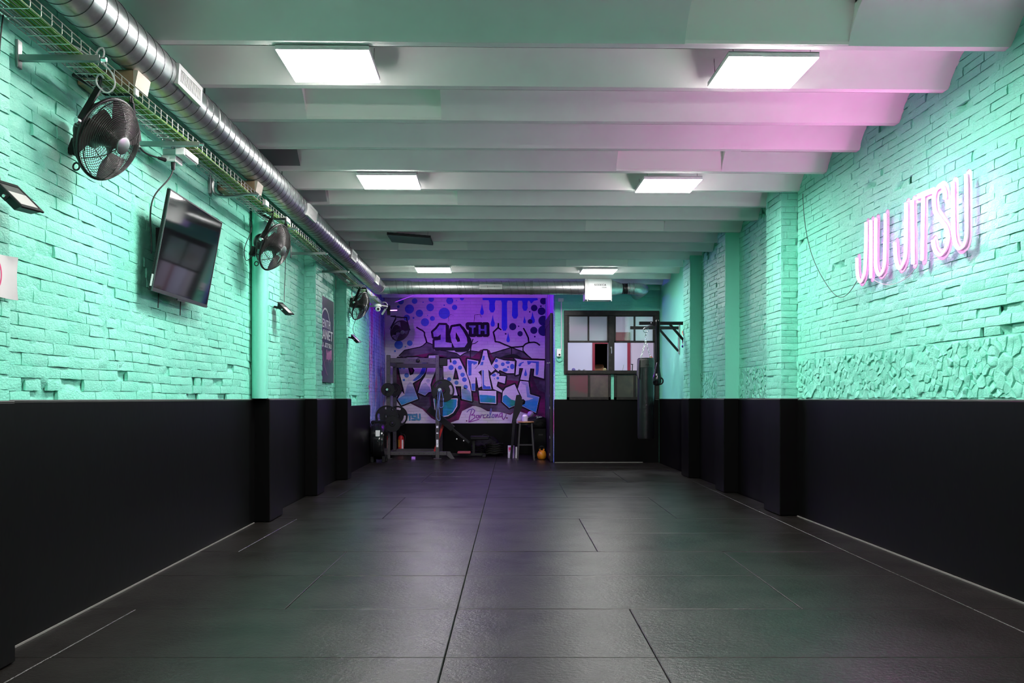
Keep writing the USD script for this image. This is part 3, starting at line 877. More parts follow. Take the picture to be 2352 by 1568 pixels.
for k, y in enumerate(arm_y):
    t = thing('tray_bracket', 'galvanised wall bracket carrying the cable tray ' + words[k], 'bracket', (-2.16, y, 2.9))
    z = 2.905
    if k in (2, 3):        # bent tube brackets
        part(t, 'arm', tube(smooth_path([(XL + 0.03, y, z + 0.22), (XL + 0.03, y, z + 0.08), (XL + 0.05, y, z + 0.02), (XL + 0.10, y, z), (-2.15, y, z + 0.004), (-1.955, y, z + 0.01)], 30), 0.013, 8), M_galv2, smooth=40)
        part(t, 'wall_plate', bx((XL - 0.004, y - 0.02, z + 0.02), (XL + 0.02, y + 0.02, z + 0.24), 0.004), M_galv2)
    else:
        part(t, 'arm', cat(bx((XL + 0.0, y - 0.016, z), (-1.96, y - 0.0135, z + 0.026)), bx((XL, y + 0.0135, z), (-1.96, y + 0.016, z + 0.026)), bx((XL, y - 0.016, z - 0.003), (-1.96, y + 0.016, z))), M_galv2)
        part(t, 'bolt', lathe([(0, 0), (0.011, 0), (0.011, 0.03), (0, 0.03)], (-1.962, y, z + 0.008), (1, 0, 0), 8), M_steel)
        part(t, 'wall_plate', bx((XL - 0.004, y - 0.022, z - 0.04), (XL + 0.012, y + 0.022, z + 0.10), 0.003), M_galv2)
bundle = thing('cable_bundle', 'bundle of green and yellow cables lying in the wire tray', 'cables', (-2.12, 9, TZ))
for k in range(9):
    r = np.random.default_rng(300 + k)
    yy = np.linspace(2.6, 17.0, 60)
    x = -2.095 + 0.028 * (k % 5 - 2) * 0.55 + 0.022 * (meshkit.noise(np.c_[yy * 0.8, np.full_like(yy, k * 7.7), np.zeros_like(yy)]) - 0.5)
    z = TZ + 0.008 + 0.010 * (k // 5) + 0.012 * meshkit.noise(np.c_[yy * 0.9, np.full_like(yy, k * 3.3 + 50), np.zeros_like(yy)]) + wob(yy)
    part(bundle, 'cable', tube(np.c_[x, yy, z], 0.0052, 6), M_greencable, smooth=True)
bundle2 = thing('cable_bundle', 'grey cables along the wall side of the wire tray', 'cables', (-2.19, 9, TZ))
for k in range(4):
    yy = np.linspace(2.6, 16.8, 60)
    x = -2.19 + 0.014 * (k - 1) + 0.016 * (meshkit.noise(np.c_[yy * 1.0, np.full_like(yy, k * 5.7), np.zeros_like(yy)]) - 0.5)
    z = TZ + 0.008 + 0.014 * meshkit.noise(np.c_[yy * 1.3, np.full_like(yy, k * 4.3 + 20), np.zeros_like(yy)]) + wob(yy)
    part(bundle2, 'cable', tube(np.c_[x, yy, z], 0.0045, 6), M_greycable, smooth=True)
loop_pts = [P_(u, v, 4.78) for u, v in ((150, 108), (170, 106), (190, 118), (205, 127), (216, 128), (227, 113), (235, 110), (239, 119), (237, 132), (240, 148), (251, 160), (260, 175), (264, 190), (258, 207), (245, 213), (232, 205), (224, 195), (221, 182), (226, 172), (238, 180))]
solo('hanging_cable', tube(smooth_path(loop_pts, 70), 0.0045, 8), M_greycable, 'grey cable looping out of the tray beside the nearest fan', 'cable', smooth=True)

# white junction boxes below the tray, left of the television
jb = thing('junction_box', 'pair of white socket boxes under the tray above the television', 'electrical box', (-2.2, 6.4, 2.84))
part(jb, 'box', bx((-2.266, 6.34, 2.89), (-2.176, 6.52, 2.931), 0.005), M_white)
part(jb, 'box', bx((-2.272, 6.33, 2.842), (-2.172, 6.47, 2.887), 0.005), M_white)
part(jb, 'plug', lathe([(0, 0), (0.016, 0), (0.012, 0.05), (0, 0.05)], (-2.20, 6.36, 2.842), (0, 0, -1), 10), M_black)
part(jb, 'plug', lathe([(0, 0), (0.014, 0), (0.010, 0.06), (0, 0.06)], (-2.245, 6.335, 2.852), (-0.5, -1, 0), 10), M_black)
jb2 = thing('junction_box', 'longer white junction box beside the socket boxes under the tray', 'electrical box', (-2.13, 6.45, 2.87))
part(jb2, 'box', bx((-2.168, 6.30, 2.878), (-2.10, 6.58, 2.931), 0.006), M_white)
part(jb2, 'lid', bx((-2.10, 6.31, 2.883), (-2.094, 6.57, 2.926), 0.003), M_white)
tag_ = thing('cable_tag', 'small white box clipped to the tray beside the nearest fan', 'electrical box', (-2.03, 5.27, 2.94))
part(tag_, 'box', bx((-2.045, 5.26, 2.945), (-2.03, 5.31, 2.985), 0.003), M_white)
tag2 = thing('cable_tag', 'small pale box clipped to the tray above the second wall fan', 'electrical box', (-2.03, 8.3, 2.94))
part(tag2, 'box', bx((-2.045, 8.2, 2.94), (-2.02, 8.32, 2.99), 0.003), M_offwhite)
part(tag2, 'box', bx((-2.045, 8.95, 2.94), (-2.0, 9.1, 2.985), 0.003), M_offwhite)

# ================================================================== wall fans
def make_fan(label, loc, n=(0.88, -0.22, -0.38)):
    t = thing('wall_fan', label, 'fan', loc, group=None)
    a, u, w = frame_of(n)
    up = np.cross(u, a) if np.cross(u, a)[2] > 0 else -np.cross(u, a)
    C = np.zeros(3)
    R = 0.222
    # cage: dense rings, front dome and rear bowl
    rings = []
    for k in range(24):
        f = k / 23
        r_ = 0.05 + (R - 0.05) * f
        d = 0.10 - 0.085 * f ** 2.6
        rings.append(tube(circle(C + a * d, a, r_, 44), 0.0016, 4, True))
    part(t, 'front_guard', cat(*rings), M_cagewire, smooth=True, local=True)
    rings = []
    for k in range(15):
        f = k / 14
        r_ = 0.075 + (R - 0.075) * f
        d = -0.125 + 0.11 * f ** 2.2
        rings.append(tube(circle(C + a * d, a, r_, 40), 0.0016, 4, True))
    for k in range(8):
        th = k / 8 * 2 * np.pi
        dd = np.cos(th) * u + np.sin(th) * up
        f = np.linspace(0, 1, 12)
        rings.append(tube(C + (0.075 + (R - 0.075) * f)[:, None] * dd + (-0.127 + 0.11 * f ** 2.2)[:, None] * a, 0.003, 4))
    part(t, 'rear_guard', cat(*rings), M_cagewire, smooth=True, local=True)
    ribs = []
    for k in range(6):
        th = (k + 0.3) / 6 * 2 * np.pi
        dd = np.cos(th) * u + np.sin(th) * up
        f = np.linspace(0, 1, 12)
        ribs.append(tube(C + (0.05 + (R - 0.05) * f)[:, None] * dd + (0.098 - 0.085 * f ** 2.6)[:, None] * a, 0.0026, 4))
    part(t, 'guard_rib', cat(*ribs), M_fanblack, smooth=True, local=True)
    part(t, 'rim', tube(circle(C, a, R + 0.003, 48), 0.009, 6, True), M_fanblack, smooth=True, local=True)
    part(t, 'badge', lathe([(0, 0.112), (0.03, 0.111), (0.047, 0.105), (0.05, 0.097), (0, 0.097)], C, a, 28), M_galv2, smooth=30, local=True)
    part(t, 'motor', lathe([(0, -0.20), (0.055, -0.195), (0.072, -0.175), (0.075, -0.08), (0.055, -0.06), (0.04, 0.0), (0.035, 0.05), (0, 0.055)], C, a, 24), M_fanblack, smooth=35, local=True)
    for k in range(3):
        th0 = k * 2 * np.pi / 3 + 0.35
        V = []
        nr, na = 7, 7
        for i in range(nr):
            r_ = 0.035 + 0.18 * i / (nr - 1)
            wid = 0.45 + 0.55 * math.sin(min(1.0, i / (nr - 1) * 1.15) * math.pi * 0.62)
            for j in range(na):
                s = j / (na - 1) - 0.5
                th = th0 + s * wid * 1.5 - 0.35 * i / (nr - 1)
                V.append(r_ * (math.cos(th) * u + math.sin(th) * up) + a * (0.01 + 0.085 * s * (1 - 0.35 * i / nr)))
        V = np.array(V)
        F = [f for i in range(nr - 1) for j in range(na - 1) for f in ([i * na + j, (i + 1) * na + j, (i + 1) * na + j + 1], [i * na + j, (i + 1) * na + j + 1, i * na + j + 1])]
        V2 = np.vstack([V, V + a * 0.003])
        F2 = np.vstack([np.array(F), np.array(F)[:, ::-1] + len(V)])
        part(t, 'blade', (V2, F2), M_blade, smooth=True, local=True)
    # yoke: two arms from the pivots to the loop that hooks over the tray
    pv = u if u[1] > 0 else -u
    top = np.array([-0.0, 0.0, 0.0])
    for s in (-1, 1):
        p0 = C + s * pv * (R + 0.018) + up * 0.03 - a * 0.01
        p1 = C + s * pv * (R * 0.62) + up * (R + 0.02) - a * 0.05
        part(t, 'yoke_arm', bar(p0, p1, 0.012, 0.035, a), M_fanblack, local=True)
        part(t, 'pivot_knob', lathe([(0, 0), (0.018, 0), (0.015, 0.02), (0, 0.022)], p0 + s * pv * 0.004, s * pv, 12), M_steel, smooth=30, local=True)
    p1a = C - pv * (R * 0.62) + up * (R + 0.02) - a * 0.05
    p1b = C + pv * (R * 0.62) + up * (R + 0.02) - a * 0.05
    q0 = p1a + np.array([-0.03, -0.02, 0.0]) * 1.0
    base = [p1a, p1a + np.array([0.02, -0.02, 0.055]), p1a + np.array([-0.13, -0.01, 0.06]), p1b + np.array([-0.15, 0.0, 0.05]), p1b + np.array([0.0, 0.0, 0.045]), p1b]
    part(t, 'bracket_loop', tube(np.array(base), 0.013, 6), M_fanblack, smooth=20, local=True)
    c0 = C - a * 0.10 - pv * 0.10 - up * (R - 0.02)
    part(t, 'hook', tube(circle(C - up * (R - 0.02) - a * 0.06 - pv * 0.09, u, 0.02, 14), 0.005, 5, True), M_fanblack, smooth=True, local=True)
    part(t, 'switch_box', turn(bx((-0.03, -0.045, -0.02), (0.03, 0.045, 0.02), 0.004), basis(u, up, a), C - a * 0.185 - up * 0.11), M_fanblack, local=True)
    return t
fan0 = make_fan('black wall fan nearest the camera, under the tray left of the television', (-2.135, 5.14, 2.655))
dup(fan0, 'wall_fan', 'black wall fan above the downpipe, second from the camera', (-2.065, 8.70, 2.645))
dup(fan0, 'wall_fan', 'black wall fan above the dark banner end, third from the camera', (-2.06, 14.25, 2.65))
dup(fan0, 'wall_fan', 'black fan high in the left corner of the graffiti mural', (-1.98, 19.55, 2.66), rotz=-38)

# ================================================================== flood lamps on the pilasters
M_floodglass = mat('flood_glass', (0.56, 0.55, 0.52), 0.25)
M_floodgrey = mat('flood_dark_glass', (0.12, 0.125, 0.12), 0.2)
def make_flood(label, loc):
    t = thing('flood_light', label, 'floodlight', loc, group=None)
    a = np.array([0.70, -0.08, 0.70]); a /= np.linalg.norm(a)
    ud = np.array([0, 1.0, 0]) - a * a[1]; ud /= np.linalg.norm(ud)
    w = np.cross(ud, a)                 # downwards along the plate
    if w[2] > 0: w = -w
    R = basis(ud, w, a)
    part(t, 'housing', turn(hull([(sx * 0.082, sy * 0.078, 0.0) for sx in (-1, 1) for sy in (-1, 1)] + [(sx * 0.065, sy * 0.058, -0.036) for sx in (-1, 1) for sy in (-1, 1)]), R), M_black, local=True)
    part(t, 'bezel', turn(cat(bx((-0.087, -0.085, 0), (0.087, -0.065, 0.008)), bx((-0.087, 0.066, 0), (0.087, 0.085, 0.008)), bx((-0.087, -0.065, 0), (-0.074, 0.066, 0.008)), bx((0.074, -0.065, 0), (0.087, 0.066, 0.008))), R), M_black, local=True)
    part(t, 'glass', turn(bx((-0.074, -0.02, 0), (0.074, 0.066, 0.005)), R), M_floodglass, local=True, label='pale lamp glass')
    part(t, 'driver_cover', turn(bx((-0.074, -0.065, 0), (0.074, -0.022, 0.005)), R), M_floodgrey, local=True)
    part(t, 'arm', cat(bar((-0.03, 0, 0.0), (-0.115, 0, 0.02), 0.03, 0.022), turn(bx((-0.09, -0.015, -0.03), (-0.085, 0.015, 0.0)), R), turn(bx((0.085, -0.015, -0.03), (0.09, 0.015, 0.0)), R)), M_black, local=True)
    part(t, 'screw', lathe([(0, 0), (0.008, 0), (0.007, 0.008), (0, 0.008)], R @ np.array([-0.09, 0.0, -0.015]), -ud, 10), M_steel, local=True)
    return t
fl0 = make_flood('black flood lamp on a short arm at the left frame edge', (-2.095, 4.10, 2.11))
dup(fl0, 'flood_light', 'black flood lamp on the pilaster just past the downpipe', (-2.105, 9.36, 2.13))
dup(fl0, 'flood_light', 'black flood lamp right of the dark banner', (-2.085, 14.0, 2.13))
def wire(name, pts, label, r=0.0035, m=M_blackcable, n=40):
    solo(name, tube(smooth_path(pts, n), r, 6), m, label, 'cable', smooth=True)
wire('cable', [(-2.20, 4.16, 2.15), (-2.212, 4.15, 2.25), (-2.212, 4.14, 2.5), (-2.21, 4.155, 2.75), (-2.2, 4.17, 2.94)], 'thin black cable hanging to the flood lamp at the left frame edge')
wire('cable', [(-2.12, 9.37, 2.20), (-2.13, 9.42, 2.35), (-2.12, 9.42, 2.6), (-2.14, 9.40, 2.94)], 'thin black cable hanging to the flood lamp past the downpipe')
wire('cable', [(-2.10, 14.0, 2.19), (-2.13, 14.0, 2.30), (-2.09, 14.05, 2.45), (-2.12, 14.1, 2.65), (-2.15, 14.1, 2.93)], 'thin black cable hanging to the flood lamp right of the banner')
wire('cable', [(-2.20, 6.36, 2.80), (-2.22, 6.33, 2.72), (-2.29, 6.27, 2.60), (-2.315, 6.25, 2.45), (-2.31, 6.25, 2.2)], 'black power cable running down to the television', r=0.005)
wire('cable', [(-2.32, 6.05, 2.93), (-2.32, 6.06, 2.88), (-2.30, 6.15, 2.845), (-2.27, 6.28, 2.852)], 'short black cable bending into the white socket box', r=0.006)
wire('cable', [(-2.30, 8.74, 2.92), (-2.32, 8.70, 2.7), (-2.335, 8.68, 2.55), (-2.325, 8.69, 2.52), (-2.26, 8.70, 2.565), (-2.21, 8.71, 2.575)], 'black cable sagging from the tray to the second wall fan')

# ================================================================== television
TVW, TVH = 1.16, 0.685
tv0, tv1 = np.array([-2.262, 6.13, 1.935]), np.array([-2.138, 6.13, 2.608])
up = (tv1 - tv0) / np.linalg.norm(tv1 - tv0)
alongY = np.array([0, 1.0, 0])
out = np.cross(alongY, up)
Rtv = basis(alongY, up, out)
M_screen = mat('tv_screen', (0.004, 0.004, 0.005), 0.045, spec=0.6)
M_bezel = mat('tv_bezel', (0.10, 0.10, 0.105), 0.35, metal=0.7)
tv = thing('television', 'black flat screen television tilted forward on the left wall', 'television', (-2.25, 6.71, 1.93))
part(tv, 'case', turn(hull([(0, 0, -0.004), (TVW, 0, -0.004), (0, TVH, -0.004), (TVW, TVH, -0.004), (0.0, 0, -0.022), (TVW, 0, -0.022), (0, TVH, -0.022), (TVW, TVH, -0.022), (0.15, 0.04, -0.055), (TVW - 0.15, 0.04, -0.055), (0.15, TVH - 0.2, -0.055), (TVW - 0.15, TVH - 0.2, -0.055)]), Rtv, tv0), M_black)
part(tv, 'screen', turn(bx((0.008, 0.024, -0.004), (TVW - 0.008, TVH - 0.008, 0.0)), Rtv, tv0), M_screen)
b_ = cat(bx((0, 0, -0.005), (TVW, 0.024, 0.004)), bx((0, TVH - 0.008, -0.005), (TVW, TVH, 0.003)), bx((0, 0.024, -0.005), (0.008, TVH - 0.008, 0.003)), bx((TVW - 0.008, 0.024, -0.005), (TVW, TVH - 0.008, 0.003)))
part(tv, 'bezel', turn(b_, Rtv, tv0), M_bezel)
part(tv, 'foot_badge', turn(bx((0.5, -0.012, -0.01), (0.66, 0.0, 0.002)), Rtv, tv0), M_bezel)
part(tv, 'sticker', turn(bx((-0.002, 0.03, -0.018), (0.0, 0.11, -0.006)), Rtv, tv0), M_white, label='small white sticker on the side')
part(tv, 'wall_mount', cat(bx((XL, 6.5, 2.0), (-2.345, 6.95, 2.42)), bar((-2.35, 6.52, 2.36), tuple(tv0 + Rtv @ np.array([0.4, 0.40, -0.05])), 0.03), bar((-2.35, 6.92, 2.36), tuple(tv0 + Rtv @ np.array([0.78, 0.40, -0.05])), 0.03), bar((-2.35, 6.52, 2.05), tuple(tv0 + Rtv @ np.array([0.4, 0.1, -0.05])), 0.03), bar((-2.35, 6.92, 2.05), tuple(tv0 + Rtv @ np.array([0.78, 0.1, -0.05])), 0.03)), M_black)
part(tv, 'loose_cord', cat(tube([(-2.33, 6.45, 1.97), (-2.335, 6.45, 1.85)], 0.004, 5), tube([(-2.33, 6.9, 1.97), (-2.335, 6.9, 1.84)], 0.004, 5)), M_blackcable)

# ================================================================== neon sign
M_channel = mat('sign_channel', (0.86, 0.76, 0.84), 0.4)
M_tube = glow('neon_tube', (1.0, 0.20, 0.75), NEON_POWER)
M_acrylic = usdkit.material(stage, L + 'sign_acrylic', {
    't': ('transparent_bsdf', dict(color=(0.96, 0.90, 0.95))), 'd': ('principled_bsdf', dict(base_color=(0.9, 0.75, 0.86), roughness=0.15)),
    'f': ('fresnel', dict(IOR=1.6)), 'a': ('math', dict(math_type='add', value2=0.04)), 'm': ('mix_closure', {})},
    [('f.fac', 'a.value1'), ('a.value', 'm.fac'), ('t.BSDF', 'm.closure1'), ('d.BSDF', 'm.closure2')], surface='m.closure')
sign = thing('neon_sign', 'glowing pink neon lettering on the right brick wall', 'neon sign', (3.11, 6.9, 2.19))
SX = 3.085
def S_(zx, zy):
    """From the sign's measured outline to (y, z) on its plane."""
    u, v = 1950 + zx / 5.226, 370 + zy / 5.226
    # room y on the plane x = SX
    k = (u - U0) / FPX
    y = SX * (CY - k * SY) / (k * CY + SY)
    yc = SX * SY + y * CY
    return y, EYE + (V0 - v) / FPX * yc
ZB_, ZT_ = 2.185, 2.715
letters = [
    ('letter_j', [(90, 1160), (92, 1300), (105, 1400), (135, 1450), (165, 1400), (185, 1280), (200, 735)]),
    ('letter_i', [(255, 1400), (257, 710)]),
    ('letter_u', [(318, 685), (312, 1230), (330, 1320), (360, 1368), (400, 1325), (420, 1220), (430, 630)]),
    ('letter_j', [(545, 975), (552, 1150), (572, 1240), (605, 1290), (645, 1230), (670, 1120), (680, 500)]),
    ('letter_i', [(762, 1235), (752, 470)]),
    ('letter_t', [(872, 1190), (885, 420)]),
    ('letter_t_bar', [(790, 450), (980, 375)]),
    ('letter_s', [(1145, 455), (1135, 345), (1095, 300), (1040, 340), (1010, 450), (1020, 580), (1090, 700), (1160, 810), (1180, 920), (1150, 1060), (1095, 1125), (1035, 1090), (1000, 950)]),
    ('letter_u', [(1240, 250), (1245, 850), (1270, 990), (1320, 1052), (1380, 1000), (1405, 880), (1400, 160)]),
]
outline = []
for name, pts in letters:
    yz = np.array([S_(*p) for p in pts])
    if len(yz) == 2:
        P = np.c_[np.full(2, SX), yz]
    else:
        P = smooth_path(np.c_[np.full(len(yz), SX), yz], 60, tight=True)
    if name == 'letter_t_bar':
        pass
    lt = part(sign, name, tube(P, 0.0095, 8), M_tube, smooth=40)
    part(lt, 'channel', tube(P + [0.009, 0, 0], 0.0115, 8), M_channel, smooth=40)
    outline.append(LineString(P[:, 1:]).buffer(0.036))
plate = unary_union(outline)
R_side = basis((0, 1, 0), (0, 0, 1), (1, 0, 0))
part(sign, 'backing_plate', turn(extrude(plate.simplify(0.003), 0.006), R_side, (SX + 0.018, 0, 0)), M_acrylic, label='clear acrylic backing plate')
part(sign, 'standoff', cat(*[cyl((SX + 0.024, y, z), (XR + 0.01, y, z), 0.008, 8) for y, z in ((6.1, 2.3), (6.1, 2.6), (7.0, 2.3), (7.5, 2.4), (6.7, 2.65))]), M_steel)
wire('cable', [(3.145, 9.27, 3.3), (3.14, 9.2, 3.0), (3.135, 8.95, 2.6), (3.13, 8.65, 2.35), (3.12, 8.2, 2.13), (3.10, 7.85, 2.18), (3.10, 7.72, 2.25)], 'thin cable running down the right wall to the neon sign', r=0.0028)
wire('cable', [(3.10, 7.45, 2.2), (3.12, 7.2, 2.12), (3.13, 6.95, 2.125), (3.12, 6.7, 2.2)], 'thin pale cable sagging under the neon sign', r=0.002, m=M_greycable)

# ================================================================== far end: mural
def brick_paint(name, color, color2=None, rough=0.5, grad=None):
    """Spray paint on brick: the joints show through as relief; grad = (axis, from, to) blends to color2 across the shape, else by noise."""
    nodes = {
        'g': ('geometry', {}), 'sx': ('separate_xyz', {}), 'cx': ('combine_xyz', {}),
        'br': ('brick_texture', dict(scale=1.0, brick_width=0.25, row_height=0.067, mortar_size=0.006, mortar_smooth=0.4, color1=(1, 1, 1), color2=(0.86, 0.86, 0.86), mortar=(0, 0, 0))),
        'n': ('noise_texture', dict(scale=9.0, detail=5.0, roughness=0.65)),
        'a': ('math', dict(math_type='multiply_add', value2=0.35)),
        'bp': ('bump', dict(strength=0.7, distance=0.012)),
        'p': ('principled_bsdf', dict(base_color=color, roughness=rough, specular_ior_level=0.2)),
    }
    links = [('g.position', 'sx.vector'), ('sx.x', 'cx.x'), ('sx.z', 'cx.y'), ('cx.vector', 'br.vector'), ('g.position', 'n.vector'), ('n.fac', 'a.value1'), ('br.color', 'a.value3'), ('a.value', 'bp.height'), ('bp.normal', 'p.normal')]
    if color2:
        if grad:
            nodes['mr'] = ('map_range', dict(from_min=grad[1], from_max=grad[2], clamp=True))
            nodes['m2'] = ('math', dict(math_type='multiply_add', value2=0.7, value3=-0.35))
            nodes['m3'] = ('math', dict(math_type='add', use_clamp=True))
            links += [('sx.' + grad[0], 'mr.value'), ('n.fac', 'm2.value1'), ('m2.value', 'm3.value1'), ('mr.result', 'm3.value2')]
            f = 'm3.value'
        else:
            nodes['mr'] = ('map_range', dict(from_min=0.4, from_max=0.62, clamp=True))
            nodes['n2'] = ('noise_texture', dict(scale=3.5, detail=2.0))
            links += [('g.position', 'n2.vector'), ('n2.fac', 'mr.value')]
            f = 'mr.result'
        nodes['mx'] = ('mix', dict(color1=color, color2=color2))
        links += [(f, 'mx.fac'), ('mx.color', 'p.base_color')]
    return usdkit.material(stage, L + name, nodes, links, surface='p.BSDF')
P_white = brick_paint('mural_white', (0.72, 0.66, 0.70), (0.64, 0.58, 0.64))
P_blue = brick_paint('mural_blue', (0.06, 0.15, 0.60), (0.09, 0.22, 0.62))
P_drip = brick_paint('mural_drip_blue', (0.05, 0.10, 0.72))
P_navy = brick_paint('mural_navy', (0.03, 0.03, 0.13))
P_black = brick_paint('mural_black', (0.008, 0.006, 0.014))
P_grey = brick_paint('mural_grey', (0.15, 0.11, 0.16), (0.05, 0.035, 0.06))
P_mag = brick_paint('mural_magenta', (0.20, 0.012, 0.09), (0.05, 0.008, 0.04))
P_letter = brick_paint('mural_letter_white', (0.86, 0.76, 0.84), (0.80, 0.76, 0.76))
P_fade = brick_paint('mural_fade_blue', (0.03, 0.34, 0.60), (0.02, 0.34, 0.20))
P_fade2 = brick_paint('mural_cyan', (0.03, 0.33, 0.62), (0.55, 0.50, 0.66), grad=('z', 1.12, 1.55))
P_ten = brick_paint('mural_ten', (0.62, 0.50, 0.70), (0.34, 0.30, 0.58))
P_th = brick_paint('mural_th', (0.16, 0.17, 0.42), (0.34, 0.30, 0.52))
P_script = brick_paint('mural_script', (0.30, 0.06, 0.32), (0.14, 0.16, 0.42))
P_tsu = brick_paint('mural_tsu', (0.10, 0.33, 0.52), (0.06, 0.22, 0.40))

wf = setting('wall_far', 'brick end wall of the alcove')
part(wf, 'wall_core', bx((XL - 0.1, YM + 0.002, -0.1), (1.4, YM + 0.25, ZC + 0.3)), P_white)
mural = thing('graffiti_mural', 'large violet lit graffiti mural with block letters on the end wall', 'mural', (-0.6, YM, 0.68))
_layer = [0]
def A_(x, y): return (880 + x / 5.88, 670 + y / 5.88)
def B_(x, y): return (1070 + x / 8.255, 790 + y / 8.255)
def C_(x, y): return (880 + x / 7.125, 760 + y / 7.125)
def D_(x, y): return (840 + x / 7.842, 640 + y / 7.842)
def E_(x, y): return (1060 + x / 7.842, 640 + y / 7.842)
def poly(f, pts): return Polygon([on_y(*f(*p), YM) for p in pts]).buffer(0)
def line(f, pts, w): return LineString([on_y(*f(*p), YM) for p in pts]).buffer(w * 0.36, quad_segs=4)
def disc(f, x, y, r, ry=None):
    a, b = on_y(*f(x, y), YM), on_y(*f(x + r, y), YM)
    d = Point(a).buffer(abs(b[0] - a[0]), quad_segs=8)
    return affinity.scale(d, 1, (ry or r) / r)
def drop(f, x, y0, y1, w):
    return poly(f, [(x, y0), (x + w * 0.16, y0 + (y1 - y0) * 0.35), (x + w * 0.45, y0 + (y1 - y0) * 0.68), (x + w * 0.48, y0 + (y1 - y0) * 0.86), (x + w * 0.25, y1), (x - w * 0.25, y1), (x - w * 0.48, y0 + (y1 - y0) * 0.86), (x - w * 0.45, y0 + (y1 - y0) * 0.68), (x - w * 0.16, y0 + (y1 - y0) * 0.35)])
AREA = sbox(XL + 0.01, 0.68, 1.148, ZC + 0.15)
def paint(name, shape, m, level, label=None):
    shape = shape.intersection(AREA).simplify(0.002)
    if shape.is_empty:
        return
    part(mural, name, on_wall(shape, YM - 0.0008 * level, 0.0008), m, label=label)
def rag(shape, amp=0.012, seed=0):
    """A sprayed outline: slightly wavy."""
    return shape.buffer(amp).buffer(-2 * amp).buffer(amp)
for x, y, r in ((355, 232, 62), (490, 290, 50), (635, 210, 52), (565, 410, 55), (665, 360, 33), (825, 290, 75), (900, 120, 48), (965, 210, 36), (1065, 88, 28), (650, 98, 38), (425, 125, 38), (210, 715, 58), (360, 693, 38), (320, 350, 42), (240, 130, 40)):
    paint('blue_dot', disc(A_, x, y, r), P_blue, 1)
paint('small_dots', unary_union([disc(A_, x, y, r) for x, y, r in ((540, 140, 8), (825, 180, 10), (990, 115, 7), (600, 318, 7), (410, 352, 14), (160, 800, 14), (300, 740, 10), (205, 200, 18))]), P_blue, 1)
band = [poly(A_, [(1340, 75), (2080, 75), (2090, 112), (2040, 120), (2000, 160), (1975, 122), (1345, 112)])]
for a, b, yb in ((1432, 1512, 278), (1600, 1676, 525), (1740, 1822, 362), (1880, 1952, 256)):
    c = (a + b) / 2
    band.append(poly(A_, [(a - 14, 95), (b + 14, 95), (b - 4, 150), (b, yb - 40), (c + 18, yb), (c - 18, yb), (a, yb - 40), (a + 4, 150)]))
paint('paint_drips', unary_union(band), P_drip, 1)
for x, y0_, y1_, w in ((1335, 155, 310, 52), (1480, 310, 468, 58), (1910, 320, 425, 36), (2018, 268, 425, 66), (1688, 543, 680, 48)):
    paint('paint_drop', drop(A_, x, y0_, y1_, w), P_drip, 1)
for x, y, r in ((2165, 125, 46), (2040, 218, 44), (2140, 262, 52), (2165, 390, 68), (2165, 525, 70), (1750, 470, 48), (1850, 565, 36), (2035, 520, 48), (1985, 400, 32)):
    paint('dark_dot', disc(A_, x, y, r), P_navy, 2)
paint('small_dots', unary_union([disc(A_, x, y, r) for x, y, r in ((2130, 195, 12), (1980, 270, 10), (1830, 465, 10), (1655, 567, 12), (2048, 605, 12))]), P_navy, 2)
# grey hills and the dark mass behind the letters
paint('hill', poly(A_, [(215, 865), (285, 790), (370, 770), (470, 755), (530, 730), (590, 680), (650, 700), (690, 720), (690, 790), (870, 800), (990, 832), (1040, 870), (1100, 830), (1180, 797), (1330, 815), (1345, 905), (860, 905), (600, 885), (290, 905)]), P_grey, 2)
paint('hill', poly(A_, [(1430, 842), (1520, 812), (1620, 775), (1740, 750), (1820, 778), (1890, 800), (1950, 850), (2010, 905), (1430, 905)]), P_grey, 2)
paint('hill_shadow', poly(A_, [(1560, 892), (1640, 866), (1690, 848), (1760, 838), (1810, 850), (1870, 892)]), P_black, 3)
paint('hill_shadow', poly(A_, [(340, 880), (470, 850), (640, 825), (700, 840), (860, 870), (860, 905), (300, 905)]), P_mag, 3)
mass = Polygon([on_y(u, v, YM) for u, v in ((918, 833), (950, 824), (1000, 820), (1046, 824), (1066, 818), (1085, 822), (1105, 805), (1123, 806), (1130, 822), (1148, 824), (1180, 822), (1252, 826), (1252, 962), (1236, 962), (1212, 948), (1185, 940), (1172, 950), (1150, 944), (1120, 942), (1098, 930), (1085, 930), (1060, 942), (1052, 962), (1035, 968), (1010, 968), (992, 958), (972, 938), (945, 925), (925, 912), (912, 900), (905, 860))]).buffer(0.02)
paint('dark_backing', mass, P_mag, 3, label='dark magenta backing behind the letters')
for pts, m in (([(910, 905), (945, 918), (962, 908), (985, 912), (1008, 905), (1030, 932), (1012, 962), (978, 940), (950, 926)], P_grey),
               ([(1060, 915), (1105, 922), (1150, 925), (1172, 935), (1185, 940), (1172, 950), (1140, 945), (1112, 938), (1085, 930)], P_grey),
               ([(1146, 850), (1200, 855), (1196, 876), (1150, 870)], P_grey), ([(1225, 870), (1252, 874), (1252, 902), (1236, 895)], P_grey)):
    paint('block_shade', Polygon([on_y(u, v, YM) for u, v in pts]).buffer(0), m, 4)
